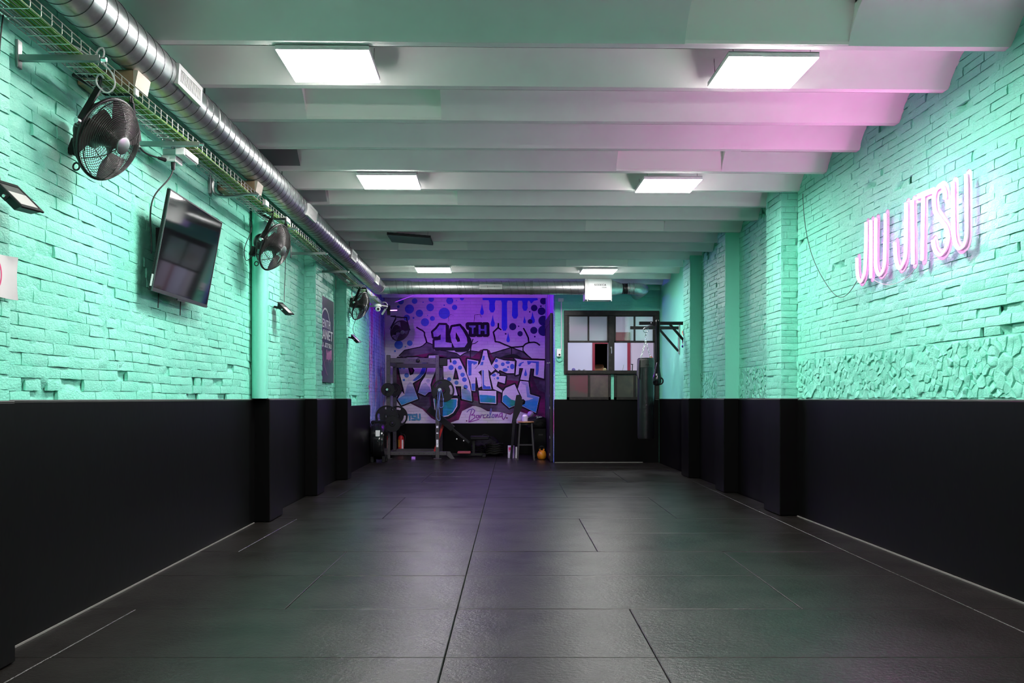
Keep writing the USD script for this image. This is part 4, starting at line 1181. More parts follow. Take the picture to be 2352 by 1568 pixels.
# cracks and hill outlines
def crack(f, pts, w, lvl=4): paint('crack_line', line(f, pts, w), P_black, lvl)
crack(A_, [(455, 480), (500, 508), (535, 525), (558, 548), (560, 590), (578, 640), (588, 680)], 0.045)
crack(A_, [(588, 680), (540, 725), (500, 745), (390, 768), (290, 788), (215, 862)], 0.03)
crack(A_, [(588, 680), (640, 700), (690, 722)], 0.03)
crack(A_, [(780, 790), (860, 802), (990, 830), (1040, 868), (1100, 830), (1180, 796), (1260, 806), (1330, 818)], 0.03)
crack(A_, [(1213, 640), (1192, 700), (1178, 800), (1178, 885)], 0.03)
crack(A_, [(1192, 705), (1240, 695), (1280, 668)], 0.02)
crack(A_, [(1556, 430), (1555, 480), (1520, 515), (1488, 545), (1505, 610), (1515, 672), (1570, 680), (1640, 712), (1735, 750), (1890, 738), (1920, 705), (1968, 685), (1960, 620), (1925, 545), (1897, 495)], 0.045)
crack(A_, [(1555, 485), (1590, 510)], 0.04)
crack(A_, [(1968, 685), (2040, 680), (2075, 690), (2112, 718)], 0.045)
crack(A_, [(1435, 840), (1600, 792), (1735, 750), (1800, 778), (1880, 806), (1940, 850), (2005, 905)], 0.035)
crack(A_, [(1735, 750), (1735, 838)], 0.03)
crack(A_, [(1890, 738), (1888, 790), (1940, 850)], 0.03)
crack(A_, [(1228, 405), (1235, 312), (1312, 306), (1326, 345)], 0.012)
crack(A_, [(885, 400), (880, 340), (905, 308), (955, 315)], 0.008)
# 10 TH
one = poly(D_, [(1330, 830), (1440, 832), (1440, 1140), (1548, 1160), (1550, 1235), (1240, 1235), (1240, 1112), (1350, 1100), (1352, 1000), (1300, 1040), (1225, 1045), (1212, 960), (1280, 900)])
zero = poly(D_, [(1560, 870), (1690, 850), (1750, 930), (1820, 1060), (1832, 1150), (1780, 1232), (1600, 1240), (1545, 1130), (1520, 1000)]).difference(poly(D_, [(1625, 960), (1690, 1075), (1700, 1125), (1655, 1140), (1618, 1070)]))
ten_out = unary_union([one.buffer(0.045), affinity.translate(one, 0.035, -0.03).buffer(0.04), zero.buffer(0.05), affinity.translate(zero, 0.05, -0.05).buffer(0.05)])
paint('number_outline', ten_out, P_black, 5)
paint('number_1', one, P_ten, 6)
paint('number_0', zero, P_ten, 6)
tT = poly(E_, [(120, 830), (265, 830), (262, 880), (228, 890), (225, 1000), (178, 1000), (178, 890), (130, 875)])
tH = poly(E_, [(295, 822), (350, 822), (355, 895), (400, 895), (405, 822), (460, 822), (462, 1005), (412, 1008), (405, 945), (352, 945), (350, 1008), (298, 1008)])
paint('ordinal_outline', unary_union([tT.buffer(0.06), tH.buffer(0.05)]), P_black, 5)
paint('ordinal_letter', tT.buffer(-0.012), P_th, 6)
paint('ordinal_letter', tH.buffer(-0.012), P_th, 6)
# the big letters
BIG = {
    'P': (C_, [(232, 470), (400, 436), (560, 434), (690, 470), (722, 555), (690, 680), (610, 775), (520, 830), (482, 858), (572, 1110), (300, 1215), (235, 1115), (310, 985), (350, 1040), (338, 955), (312, 850), (270, 690), (246, 560)], [(398, 568), (480, 588), (515, 645), (490, 705), (440, 725)]),
    'L': (C_, [(748, 402), (870, 398), (866, 560), (848, 680), (800, 790), (775, 880), (790, 990), (745, 1000), (686, 1056), (572, 1008), (622, 840), (690, 735), (735, 560)], None),
    'A': (C_, [(1010, 455), (1245, 450), (1330, 618), (1400, 800), (1440, 985), (1455, 1150), (1285, 1112), (1275, 905), (1180, 903), (1222, 1062), (1110, 1058), (1005, 860), (985, 720), (982, 540)], [(1182, 590), (1212, 660), (1242, 792), (1143, 790)]),
    'N': (B_, [(25, 280), (238, 322), (226, 400), (170, 460), (228, 520), (290, 600), (300, 800), (240, 830), (205, 640), (185, 620), (178, 890), (108, 882), (85, 720), (22, 560)], None),
    'N_arrow': (B_, [(335, 122), (398, 122), (425, 255), (480, 395), (552, 482), (482, 545), (424, 478), (440, 620), (487, 855), (318, 858), (300, 740), (300, 490), (240, 530), (172, 467), (268, 365), (308, 245)], None),
    'N_base': (B_, [(243, 880), (578, 888), (576, 1132), (270, 1112)], None),
    'E_top': (B_, [(575, 262), (720, 308), (928, 325), (916, 552), (780, 552), (640, 490), (618, 522), (488, 405)], None),
    'E_mid': (B_, [(462, 600), (560, 530), (640, 565), (632, 602), (758, 610), (737, 748), (605, 708), (582, 800), (690, 880), (682, 920), (520, 850)], None),
    'E_low': (B_, [(755, 830), (850, 790), (925, 760), (1015, 965), (1000, 1080), (920, 1170), (822, 1212), (688, 1092), (700, 905)], None),
    'T_top': (B_, [(918, 268), (1100, 302), (1492, 312), (1480, 655), (1288, 600), (1300, 465), (1222, 462), (1190, 692), (1032, 672), (1088, 455), (1012, 455), (1000, 572), (942, 588), (966, 320)], None),
    'T_low': (B_, [(1030, 698), (1185, 712), (1217, 950), (1394, 1003), (1330, 1305), (1060, 1172), (1062, 1010), (985, 850)], None),
}
shapes = {}
for k, (f, pts, hole_) in BIG.items():
    g = poly(f, pts)
    if hole_:
        g = g.difference(poly(f, hole_))
    shapes[k] = g
paint('letter_outline', unary_union([g.buffer(0.034) for g in shapes.values()]), P_black, 5, label='black outline of the big letters')
bowl = poly(C_, [(830, 1110), (1212, 1110), (1205, 1230), (1140, 1335), (1060, 1385), (980, 1398), (905, 1370), (850, 1290)])
paint('swoosh_outline', bowl.buffer(0.10), P_mag, 5)
paint('swoosh_outline', bowl.buffer(0.075), P_black, 6)
paint('swoosh_rim', bowl.buffer(0.012), P_letter, 7)
paint('swoosh', bowl.buffer(-0.008), P_fade, 8)
for k, g in shapes.items():
    paint('letter_' + k.lower().split('_')[0], g, P_letter, 6)
blues = {
    'P': [poly(C_, [(395, 880), (440, 830), (492, 862), (568, 1110), (300, 1212), (238, 1110), (330, 1055), (352, 1045)]), poly(C_, [(640, 450), (700, 480), (718, 560), (684, 680), (600, 775), (520, 820), (480, 810), (600, 700), (640, 600)]),
          disc(C_, 275, 590, 30), disc(C_, 342, 600, 22), disc(C_, 385, 725, 38), disc(C_, 340, 800, 20)],
    'L': [poly(C_, [(625, 880), (700, 850), (760, 920), (785, 985), (745, 998), (686, 1050), (578, 1005)]), disc(C_, 735, 815, 32), poly(C_, [(765, 415), (860, 412), (855, 450), (755, 448)])],
    'A': [disc(C_, 1170, 513, 36), disc(C_, 1112, 598, 42), disc(C_, 1258, 598, 34), disc(C_, 1300, 715, 36), disc(C_, 1080, 790, 34), disc(C_, 1330, 795, 38), disc(C_, 1200, 845, 34), disc(C_, 1350, 915, 36),
          poly(C_, [(1285, 960), (1330, 925), (1400, 965), (1430, 1000), (1450, 1145), (1290, 1110)])],
    'N': [poly(B_, [(35, 305), (215, 335), (210, 370), (150, 395), (135, 360), (108, 380), (105, 590), (50, 600), (45, 420)]), poly(B_, [(105, 750), (180, 745), (178, 880), (112, 872)])],
    'N_arrow': [poly(B_, [(318, 222), (358, 222), (352, 300), (312, 312)]), poly(B_, [(295, 335), (335, 335), (325, 398), (270, 402)]), poly(B_, [(312, 495), (338, 495), (345, 770), (385, 802), (462, 800), (480, 850), (322, 852)])],
    'N_base': [poly(B_, [(258, 960), (400, 965), (560, 985), (562, 1115), (275, 1098)])],
    'E_top': [disc(B_, 575, 312, 32), disc(B_, 575, 420, 42), disc(B_, 700, 382, 36), disc(B_, 795, 350, 40, 28), disc(B_, 880, 425, 42, 52), disc(B_, 745, 490, 50, 34), disc(B_, 800, 435, 20)],
    'E_mid': [disc(B_, 530, 585, 42, 30), disc(B_, 605, 645, 26), disc(B_, 600, 560, 14), disc(B_, 542, 658, 10)],
    'E_low': [poly(B_, [(705, 985), (760, 960), (860, 1050), (990, 1085), (918, 1165), (822, 1205), (695, 1090)])],
    'T_top': [poly(B_, [(995, 405), (1020, 360), (1100, 332), (1095, 350), (1060, 370), (1040, 415), (1010, 425)]), poly(B_, [(1160, 320), (1385, 328), (1382, 480), (1368, 580), (1340, 592), (1322, 570), (1330, 360), (1240, 350), (1210, 385), (1175, 390)]), drop(B_, 1132, 460, 605, 58)],
    'T_low': [poly(B_, [(1045, 712), (1178, 725), (1212, 958), (1388, 1008), (1328, 1298), (1065, 1168), (1068, 1080), (1200, 1060), (1280, 1028), (1160, 1005), (1135, 780), (1075, 760)])],
}
for k, ss in blues.items():
    m = P_fade if k in ('N_base', 'E_low') else (P_fade2 if k in ('L', 'T_low') else P_blue)
    for i, s_ in enumerate(ss):
        big = s_.area > 0.02
        paint('letter_fill', s_.intersection(shapes[k].buffer(-0.006)), (P_fade2 if (k == 'P' and i == 0) or (k == 'A' and i == 8) else m), 8)
# small scripts
scr = [[(20, 1290), (60, 1245), (130, 1228), (170, 1255), (150, 1310), (105, 1345), (165, 1345), (172, 1395), (110, 1440), (55, 1478), (70, 1380), (112, 1250)],
       [(250, 1350), (205, 1350), (195, 1395), (225, 1405), (255, 1350), (258, 1400)], [(275, 1400), (285, 1345), (325, 1340)], [(375, 1340), (335, 1345), (332, 1395), (375, 1395)],
       [(390, 1375), (430, 1350), (410, 1335), (392, 1390), (440, 1392)], [(445, 1395), (490, 1270), (478, 1220), (455, 1300), (462, 1395)], [(510, 1335), (490, 1385), (530, 1390), (545, 1340), (510, 1335)],
       [(560, 1390), (570, 1330), (575, 1385), (600, 1325), (615, 1390)], [(690, 1300), (645, 1320), (640, 1380), (680, 1370), (690, 1300), (690, 1400), (710, 1430), (745, 1390), (765, 1330)], [(70, 1478), (200, 1440), (250, 1420)]]
paint('script_lettering', unary_union([line(B_, q, 0.026) for q in scr]), P_script, 5, label='magenta handwritten place name')
paint('script_dots', unary_union([disc(B_, 15, 1455, 14), disc(B_, 778, 1400, 15)]), P_mag, 5)
blk = [[(385, 1362), (385, 1455)], [(408, 1370), (465, 1370)], [(436, 1370), (436, 1455)], [(525, 1370), (480, 1372), (478, 1410), (525, 1415), (522, 1452), (475, 1450)], [(548, 1362), (552, 1440), (590, 1450), (605, 1440), (600, 1362)]]
paint('block_lettering', unary_union([line(C_, q, 0.055) for q in blk]), P_tsu, 5, label='small blue block lettering')
# ---- door leaf folded back against the right reveal
M_door = mat('door_leaf', (0.012, 0.009, 0.014), 0.45, spec=0.25, vary=(5, (0.02, 0.015, 0.022), 0.4, 0.7))
door = setting('door_1', 'dark door leaf folded back at the right side of the alcove')
part(door, 'leaf', bx((1.095, YB + 0.12, 0.01), (1.135, 19.42, 2.86), 0.004), M_door)
for z0_, z1_ in ((0.2, 1.2), (1.35, 2.68)):
    part(door, 'panel', cat(bx((1.088, YB + 0.28, z0_), (1.096, YB + 0.33, z1_)), bx((1.088, 19.2, z0_), (1.096, 19.25, z1_)), bx((1.088, YB + 0.28, z1_), (1.096, 19.25, z1_ + 0.05)), bx((1.088, YB + 0.28, z0_ - 0.05), (1.096, 19.25, z0_))), M_door)
part(door, 'edge_profile', bx((1.092, YB + 0.105, 0.01), (1.138, YB + 0.12, 2.86)), M_black)
part(door, 'handle', cat(lathe([(0, 0), (0.025, 0), (0.022, 0.012), (0, 0.012)], (1.094, YB + 0.2, 1.905), (-1, 0, 0), 16), tube([(1.085, YB + 0.2, 1.905), (1.04, YB + 0.2, 1.905), (1.035, YB + 0.28, 1.905)], 0.009, 8)), M_steel, smooth=30, label='bright door handle')
for z in (0.45, 1.02, 0.12):
    part(door, 'latch', bx((1.08, YB + 0.13, z), (1.095, YB + 0.19, z + 0.05), 0.003), M_galv2)

# ================================================================== conduit, switch box on the back wall
sw = thing('switch_box', 'white switch box with a thin conduit left of the window', 'electrical switch', (1.24, YB - 0.03, 1.96))
zz = lambda v, y=YB: EYE + (V0 - v) / FPX * y
xx = lambda u, y=YB: on_y(u, 900, y)[0]
part(sw, 'upper_box', bx((xx(1282), YB - 0.05, zz(692.5)), (xx(1294), YB - 0.002, zz(685)), 0.004), M_offwhite)
part(sw, 'conduit', cyl((xx(1289.5), YB - 0.016, zz(804)), (xx(1289.5), YB - 0.016, zz(690)), 0.0105, 10), M_offwhite, smooth=40)
part(sw, 'box', bx((xx(1278.5), YB - 0.055, zz(819)), (xx(1288.5), YB - 0.002, zz(801)), 0.006), M_white)
part(sw, 'knob', lathe([(0, 0), (0.017, 0), (0.014, 0.012), (0, 0.014)], (xx(1284.5), YB - 0.055, zz(814.5)), (0, -1, 0), 14), M_black, smooth=30)
part(sw, 'elbow', tube(smooth_path([(xx(1279.5), YB - 0.02, zz(819)), (xx(1280), YB - 0.02, zz(827)), (xx(1284), YB - 0.02, zz(830)), (xx(1289), YB - 0.02, zz(828)), (xx(1291), YB - 0.02, zz(819))], 16), 0.012, 8), M_teal_smooth, smooth=True)

# ================================================================== window: a wide wooden frame with two sliding sashes
M_frame = mat('window_wood', (0.011, 0.009, 0.008), 0.45, spec=0.3, vary=(14, (0.026, 0.021, 0.018), 0.45, 0.75), bump=(30, 0.2, 0.004))
M_pane = usdkit.material(stage, L + 'hazy_pane', {
    't': ('transparent_bsdf', dict(color=(0.85, 0.87, 0.88))), 'd': ('principled_bsdf', dict(base_color=(0.34, 0.34, 0.37), roughness=0.4)), 'm0': ('mix_closure', dict(fac=0.45)),
    's': ('glossy_bsdf', dict(color=(0.9, 0.9, 0.9), roughness=0.06)), 'f': ('fresnel', dict(IOR=1.7)), 'a': ('math', dict(math_type='multiply_add', value2=1.3, value3=0.04, use_clamp=True)), 'm': ('mix_closure', {})},
    [('f.fac', 'a.value1'), ('a.value', 'm.fac'), ('t.BSDF', 'm0.closure1'), ('d.BSDF', 'm0.closure2'), ('m0.closure', 'm.closure1'), ('s.BSDF', 'm.closure2')], surface='m.closure')
M_clear = usdkit.material(stage, L + 'clear_pane', {
    't': ('transparent_bsdf', dict(color=(0.93, 0.95, 0.95))), 's': ('glossy_bsdf', dict(color=(0.9, 0.9, 0.9), roughness=0.03)), 'f': ('fresnel', dict(IOR=1.6)),
    'a': ('math', dict(math_type='multiply_add', value2=1.6, value3=0.12, use_clamp=True)), 'm': ('mix_closure', {})},
    [('f.fac', 'a.value1'), ('a.value', 'm.fac'), ('t.BSDF', 'm.closure1'), ('s.BSDF', 'm.closure2')], surface='m.closure')
M_dirty = mat('dirty_dark_pane', (0.045, 0.042, 0.036), 0.22, vary=(3.0, (0.085, 0.075, 0.055), 0.4, 0.7))
M_dirty_red = mat('dirty_red_pane', (0.05, 0.045, 0.038), 0.25, vary=(2.6, (0.095, 0.030, 0.036), 0.45, 0.62))
win = setting('window_1', 'wide dark wooden window with upper panes and lowered sashes on the back wall')
def wbox(u0, v0, u1, v1, y0_, y1_, bev=0.004):
    return bx((xx(u0), y0_, zz(v1)), (xx(u1), y1_, zz(v0)), bev)
yw = YB - 0.03
part(win, 'frame_left', wbox(1295.3, 713, 1304, 859, yw, YB + 0.12), M_frame)
part(win, 'frame_right', wbox(1503, 713, 1513.5, 917, yw, YB + 0.12), M_frame)
part(win, 'frame_top', wbox(1295.3, 713, 1513.5, 724.5, yw - 0.004, YB + 0.12), M_frame)
part(win, 'mullion', wbox(1398, 724.5, 1411, 859, yw + 0.004, YB + 0.11), M_frame)
for nm, a, b in (('upper_sash', 1304, 1398), ('upper_sash', 1411, 1503)):
    mid = (a + b) / 2 + 0.6
    s_ = part(win, nm, cat(wbox(a, 724.5, a + 3.4, 786, yw + 0.02, YB + 0.06), wbox(b - 3.4, 724.5, b, 786, yw + 0.02, YB + 0.06), wbox(a, 782, b, 786.2, yw + 0.02, YB + 0.06), wbox(a, 724, b, 726, yw + 0.02, YB + 0.06), wbox(mid - 2, 725, mid + 2, 783, yw + 0.022, YB + 0.06)), M_frame)
    m_ = M_pane if a < 1400 else M_clear
    part(s_, 'pane', wbox(a + 3, 725, mid - 1.6, 783, YB + 0.012, YB + 0.016, 0), m_)
    part(s_, 'pane', wbox(mid + 1.6, 725, b - 3, 783, YB + 0.012, YB + 0.016, 0), m_)
part(win, 'transom', wbox(1302, 850.5, 1503, 858.5, yw - 0.05, YB + 0.1), M_frame)
for k, (a, b) in enumerate(((1302, 1402), (1410, 1503))):
    mid = (a + b) / 2 + 0.3
    s_ = part(win, 'lower_sash', cat(wbox(a, 858.5, a + 5.5, 918, yw - 0.03, YB), wbox(b - 5.5, 858.5, b, 918, yw - 0.03, YB), wbox(a, 911.5, b, 918, yw - 0.03, YB), wbox(a, 858.5, b, 860.5, yw - 0.03, YB), wbox(mid - 2.4, 859, mid + 2.4, 914, yw - 0.028, YB)), M_frame)
    part(s_, 'pane', wbox(a + 5, 860, mid - 2, 912.5, YB - 0.035, YB - 0.03, 0), M_dirty_red if k == 0 else M_dirty)
    part(s_, 'pane', wbox(mid + 2, 860, b - 5, 912.5, YB - 0.035, YB - 0.03, 0), M_dirty)
part(win, 'catch', cat(wbox(1401.5, 796, 1405, 800, yw - 0.02, yw + 0.01), wbox(1403, 799, 1405, 812, yw - 0.015, yw + 0.01)), M_galv2)

# ---- the room behind the window
M_lilac = mat('lilac_wall', (0.60, 0.59, 0.72), 0.7)
M_pinkish = mat('pale_wall', (0.62, 0.54, 0.62), 0.7)
M_red = mat('door_frame_red', (0.26, 0.012, 0.035), 0.5)
YK = 20.5
br_ = setting('wall_backroom', 'lilac walls of the lit room behind the window')
zK = lambda v: EYE + (V0 - v) / FPX * YK
xK = lambda u: on_y(u, 900, YK)[0]
dx0, dx1, dzt = xK(1366), xK(1396.5), zK(789)
part(br_, 'wall_panel', bx((1.2, YK, 0), (xK(1361), YK + 0.12, 3.3)), M_lilac)
part(br_, 'wall_panel', bx((xK(1361), YK + 0.001, dzt + 0.06), (xK(1402), YK + 0.12, 3.3)), M_lilac)
part(br_, 'wall_panel', bx((xK(1396.5) + 0.03, YK, 0), (4.4, YK + 0.12, 3.3)), M_pinkish)
part(br_, 'wall_panel', bx((1.19, YB + 0.21, 0), (1.24, YK, 3.3)), M_lilac)
part(br_, 'wall_panel', bx((4.0, YB + 0.21, 0), (4.1, YK, 3.3)), M_lilac)
part(br_, 'wall_panel', bx((3.3, YB + 0.2, 0), (4.1, YB + 0.26, 3.3)), M_lilac)
part(br_, 'floor_slab', bx((1.2, YB + 0.21, -0.1), (4.4, 23.0, 0.0)), M_greyboard)
part(br_, 'ceiling_slab', bx((1.2, YB + 0.21, 3.3), (4.4, 23.0, 3.4)), M_lilac)
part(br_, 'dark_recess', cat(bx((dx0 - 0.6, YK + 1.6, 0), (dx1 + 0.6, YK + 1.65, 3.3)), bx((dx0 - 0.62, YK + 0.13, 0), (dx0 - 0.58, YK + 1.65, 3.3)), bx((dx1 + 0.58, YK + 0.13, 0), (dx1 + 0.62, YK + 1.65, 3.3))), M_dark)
dr2 = setting('door_2', 'red framed doorway in the room behind the window')
part(dr2, 'jamb', bx((xK(1360.5), YK - 0.03, 0), (dx0, YK + 0.14, dzt + 0.06)), M_red)
part(dr2, 'jamb', bx((dx1, YK - 0.03, 0), (dx1 + 0.035, YK + 0.14, dzt + 0.06)), M_white, label='white right jamb')
part(dr2, 'lintel', bx((dx0, YK - 0.03, dzt), (dx1, YK + 0.14, dzt + 0.06)), M_red)
dr3 = setting('door_3', 'white door leaf with a red frame in the room behind the window')
part(dr3, 'leaf', hull([(xK(1408), YK - 0.10, 0.01), (xK(1408), YK - 0.13, 0.01), (xK(1440), YK - 0.03, 0.01), (xK(1440), YK - 0.06, 0.01), (xK(1408), YK - 0.10, zK(786) + 0.02), (xK(1408), YK - 0.13, zK(786) + 0.02), (xK(1440), YK - 0.03, zK(787)), (xK(1440), YK - 0.06, zK(787))]), M_lilac)
part(dr3, 'jamb', bx((xK(1440.3), YK - 0.05, 0), (xK(1447), YK - 0.001, 2.7)), M_red)
part(dr3, 'lintel', bx((xK(1400), YK - 0.04, zK(786.5)), (xK(1440.3), YK - 0.001, 2.7)), M_red)
lamp2 = thing('ceiling_light', 'ceiling lamp of the room behind the window, hidden above the window head', 'ceiling light', (2.4, 19.0, 3.25))
part(lamp2, 'housing', bx((1.9, 18.8, 3.27), (2.9, 19.2, 3.30)), M_white)
part(lamp2, 'diffuser', bx((1.92, 18.82, 3.255), (2.88, 19.18, 3.27)), glow('backroom_lamp', (0.93, 0.93, 1.0), BACKROOM_POWER))
M_card = mat('cardboard', (0.32, 0.14, 0.06), 0.7)
cb = thing('cardboard_box', 'brown cardboard box in the dark doorway behind the window', 'box', (xK(1377), YK + 0.5, 0))
part(cb, 'carton', bx((dx0 + 0.03, YK + 0.3, 0.0), (dx0 + 0.24, YK + 0.7, zK(838)), 0.004), M_card)
part(cb, 'flap', hull([(dx0 + 0.03, YK + 0.3, zK(838)), (dx0 + 0.24, YK + 0.3, zK(838)), (dx0 + 0.20, YK + 0.18, zK(836)), (dx0 + 0.05, YK + 0.18, zK(836)), (dx0 + 0.03, YK + 0.305, zK(838) + 0.004), (dx0 + 0.24, YK + 0.305, zK(838) + 0.004)]), M_card)
ys_ = 17.86
shelf = thing('ledge_shelf', 'narrow shelf inside the room just below the window opening', 'shelf', (2.2, ys_, 1.6))
part(shelf, 'board', bx((1.3, YB + 0.23, zz(853, ys_) - 0.03), (3.1, ys_ + 0.22, zz(853, ys_))), M_frame)
part(shelf, 'support', bx((1.3, YB + 0.23, 0), (1.34, ys_ + 0.2, zz(853, ys_) - 0.03)), M_frame)
part(shelf, 'support', bx((3.06, YB + 0.23, 0), (3.1, ys_ + 0.2, zz(853, ys_) - 0.03)), M_frame)
M_ballp = mat('ball_purple', (0.20, 0.15, 0.48), 0.5)
M_ballg = mat('ball_grey', (0.28, 0.26, 0.36), 0.5)
M_bally = mat('ball_straw', (0.34, 0.29, 0.14), 0.6)
for u, r_, m_, lb in ((1317.5, 0.036, M_ballp, 'small purple ball on the ledge at the left end of the window'), (1330.5, 0.026, M_ballg, 'small grey ball on the window ledge, middle of three'), (1341.5, 0.026, M_ballg, 'small grey ball on the window ledge, right of the other two'), (1389, 0.036, M_bally, 'straw coloured ball on the window ledge in front of the dark doorway')):
    s = trimesh.creation.icosphere(3, r_)
    x = on_y(u, 900, ys_)[0]
    solo('ball', (np.array(s.vertices) + [x, ys_, zz(853, ys_) + r_], np.array(s.faces)), m_, lb, 'ball', smooth=True)
zs = zz(853, ys_)
tx = on_y(1454, 900, ys_)[0]
th_ = thing('monitor_stand', 'black T-shaped stand behind the window glass left of the punching bag', 'stand', (tx, ys_ + 0.08, zs))
part(th_, 'post', bx((tx - 0.007, ys_ + 0.07, zs), (tx + 0.007, ys_ + 0.09, zz(836, ys_)), 0.002), M_black)
part(th_, 'head', bx((tx - 0.03, ys_ + 0.06, zz(836.5, ys_)), (tx + 0.012, ys_ + 0.10, zz(835, ys_)), 0.002), M_black)
sx_ = on_y(1432, 900, ys_)[0]
pen = solo('stick', bar((sx_ - 0.012, ys_ + 0.05, zs), (sx_ + 0.01, ys_ + 0.05, zz(837, ys_)), 0.010), M_galv2, 'thin grey stick leaning on the ledge in the right window opening', 'stick')
ox = on_y(1497, 900, ys_)[0]
M_orange = mat('orange_red', (0.55, 0.08, 0.03), 0.5)
solo('sponge', (lambda s: (np.array(s.vertices) * [0.035, 0.03, 0.045] + [ox, ys_ + 0.1, zz(822, ys_)], np.array(s.faces)))(trimesh.creation.icosphere(2, 1.0)), M_orange, 'orange red round thing behind the window at the right of the punching bag', 'ball', smooth=True)
stn = thing('stand', 'thin white stand carrying the orange red thing behind the window', 'stand', (ox, ys_ + 0.1, zs))
part(stn, 'post', cyl((ox, ys_ + 0.1, zs), (ox, ys_ + 0.1, zz(825, ys_)), 0.012, 10), M_white)
part(stn, 'foot', cyl((ox, ys_ + 0.1, zs), (ox, ys_ + 0.1, zs + 0.012), 0.04, 14), M_white)

# ================================================================== punching bag and its bracket
br = thing('bag_bracket', 'black steel wall bracket with two arms and a pull-up bar by the far right pilaster', 'bracket', (3.1, 15.1, 2.0))
xa, xb2 = 3.165, 2.335
for y in (14.66, 15.62):
    part(br, 'arm', bar((xa, y, 2.425), (xb2, y, 2.425), 0.055, 0.05), M_black)
    part(br, 'brace', bar((xa - 0.01, y, 2.03), (2.83, y, 2.405), 0.035), M_black)
    part(br, 'wall_plate', bx((xa - 0.005, y - 0.03, 1.98), (xa + 0.012, y + 0.03, 2.48), 0.003), M_galv2)
part(br, 'pull_up_bar', cyl((2.565, 14.66, 2.405), (2.565, 15.62, 2.405), 0.018, 14), M_black, smooth=40)
part(br, 'bolt', cat(*[cyl((x, 14.63, 2.43), (x, 14.625, 2.43), 0.01, 8) for x in (2.52, 2.64)]), M_steel)
BXc, BYc, BZ0, BZ1, BRd = 2.563, 15.4, 0.53, 1.90, 0.14
M_bag = mat('bag_vinyl', (0.010, 0.010, 0.012), 0.27, bump=(11, 0.3, 0.01))
M_bagcap = mat('bag_canvas', (0.035, 0.036, 0.034), 0.5)
bag = thing('punching_bag', 'tall black punching bag hanging on chains in front of the window', 'punching bag', (BXc, BYc, BZ0))
part(bag, 'body', lathe([(0, 0), (BRd * 0.75, 0.004), (BRd * 0.95, 0.02), (BRd, 0.06), (BRd, BZ1 - BZ0 - 0.14), (BRd * 0.985, BZ1 - BZ0 - 0.12), (BRd * 0.98, BZ1 - BZ0 - 0.02), (BRd * 0.9, BZ1 - BZ0), (0, BZ1 - BZ0 + 0.01)], (BXc, BYc, BZ0), (0, 0, 1), 36), M_bag, smooth=50)
part(bag, 'top_band', lathe([(BRd * 0.99, 0), (BRd * 1.015, 0.002), (BRd * 1.01, 0.13), (BRd * 0.97, 0.135)], (BXc, BYc, BZ1 - 0.16), (0, 0, 1), 36), M_bagcap, smooth=40)
part(bag, 'strap', hull([(BXc - BRd - 0.004, BYc - 0.05, BZ1 - 0.02), (BXc - BRd - 0.004, BYc + 0.0, BZ1 - 0.02), (BXc - BRd - 0.012, BYc - 0.06, BZ1 - 0.30), (BXc - BRd - 0.012, BYc - 0.01, BZ1 - 0.30), (BXc - BRd + 0.02, BYc - 0.1, BZ1 - 0.02), (BXc - BRd + 0.015, BYc - 0.09, BZ1 - 0.36)]), M_bagcap)
part(bag, 'buckle', cat(bx((BXc - 0.03, BYc - BRd - 0.012, BZ1 - 0.11), (BXc + 0.05, BYc - BRd + 0.02, BZ1 - 0.10)), bx((BXc + 0.02, BYc - BRd - 0.012, BZ1 - 0.13), (BXc + 0.035, BYc - BRd + 0.02, BZ1 - 0.10))), M_bagcap)
def chain(p0, p1, link=0.042, w=0.011, r=0.0032):
    p0, p1 = np.asarray(p0, float), np.asarray(p1, float)
    d = p1 - p0; Ln = np.linalg.norm(d); d /= Ln
    n = max(1, int(Ln / (link * 0.78)))
    a, u, w_ = frame_of(d)
    out_ = []
    t = np.arange(12) / 12 * 2 * np.pi
    for i in range(n):
        c = p0 + d * Ln * (i + 0.5) / n
        s = u if i % 2 else w_
        P = c + (np.cos(t) * link / 2)[:, None] * d + (np.sin(t) * w)[:, None] * s
        out_.append(tube(P, r, 4, True))
    return cat(*out_)
zr = 2.19
part(bag, 'ring', tube(circle((BXc, BYc, 2.372), (0, 1, 0.1), 0.042, 20), 0.006, 6, True), M_steel, smooth=True)
part(bag, 'shackle', tube(circle((BXc, BYc, 2.30), (1, 0, 0), 0.022, 14), 0.005, 6, True), M_steel, smooth=True)
part(bag, 'chain', chain((BXc, BYc, 2.29), (BXc, BYc, zr)), M_steel, smooth=True)
for k in range(4):
    th0 = math.radians(35 + 90 * k)
    part(bag, 'chain', chain((BXc, BYc, zr), (BXc + 0.115 * math.cos(th0), BYc + 0.115 * math.sin(th0), BZ1 + 0.0)), M_steel, smooth=True)
# a pair of training gloves / mitts hung from the front arm on a long strap
gx, gy = 2.612, 14.605
mit = thing('hanging_strap', 'long black strap with a black pouch hanging from the bag bracket beside the punching bag', 'strap', (gx, gy, 1.42))
part(mit, 'strap', tube(smooth_path([(gx + 0.0, gy + 0.05, 2.46), (gx - 0.005, gy - 0.004, 2.46), (gx, gy, 2.3), (gx - 0.004, gy, 2.0), (gx + 0.005, gy, 1.80)], 24), 0.018, 8), M_black, smooth=True)
part(mit, 'strap', tube(smooth_path([(gx + 0.03, gy + 0.05, 2.46), (gx + 0.03, gy - 0.002, 2.46), (gx + 0.025, gy, 2.25), (gx + 0.03, gy, 1.9), (gx + 0.02, gy, 1.7)], 24), 0.016, 8), M_black, smooth=True)
part(mit, 'pouch', lathe([(0, 0), (0.05, 0.01), (0.072, 0.06), (0.07, 0.13), (0.05, 0.22), (0.035, 0.31), (0.02, 0.38), (0, 0.39)], (gx - 0.005, gy, 1.425), (0.05, 0, 1), 20), M_gloss, smooth=50)
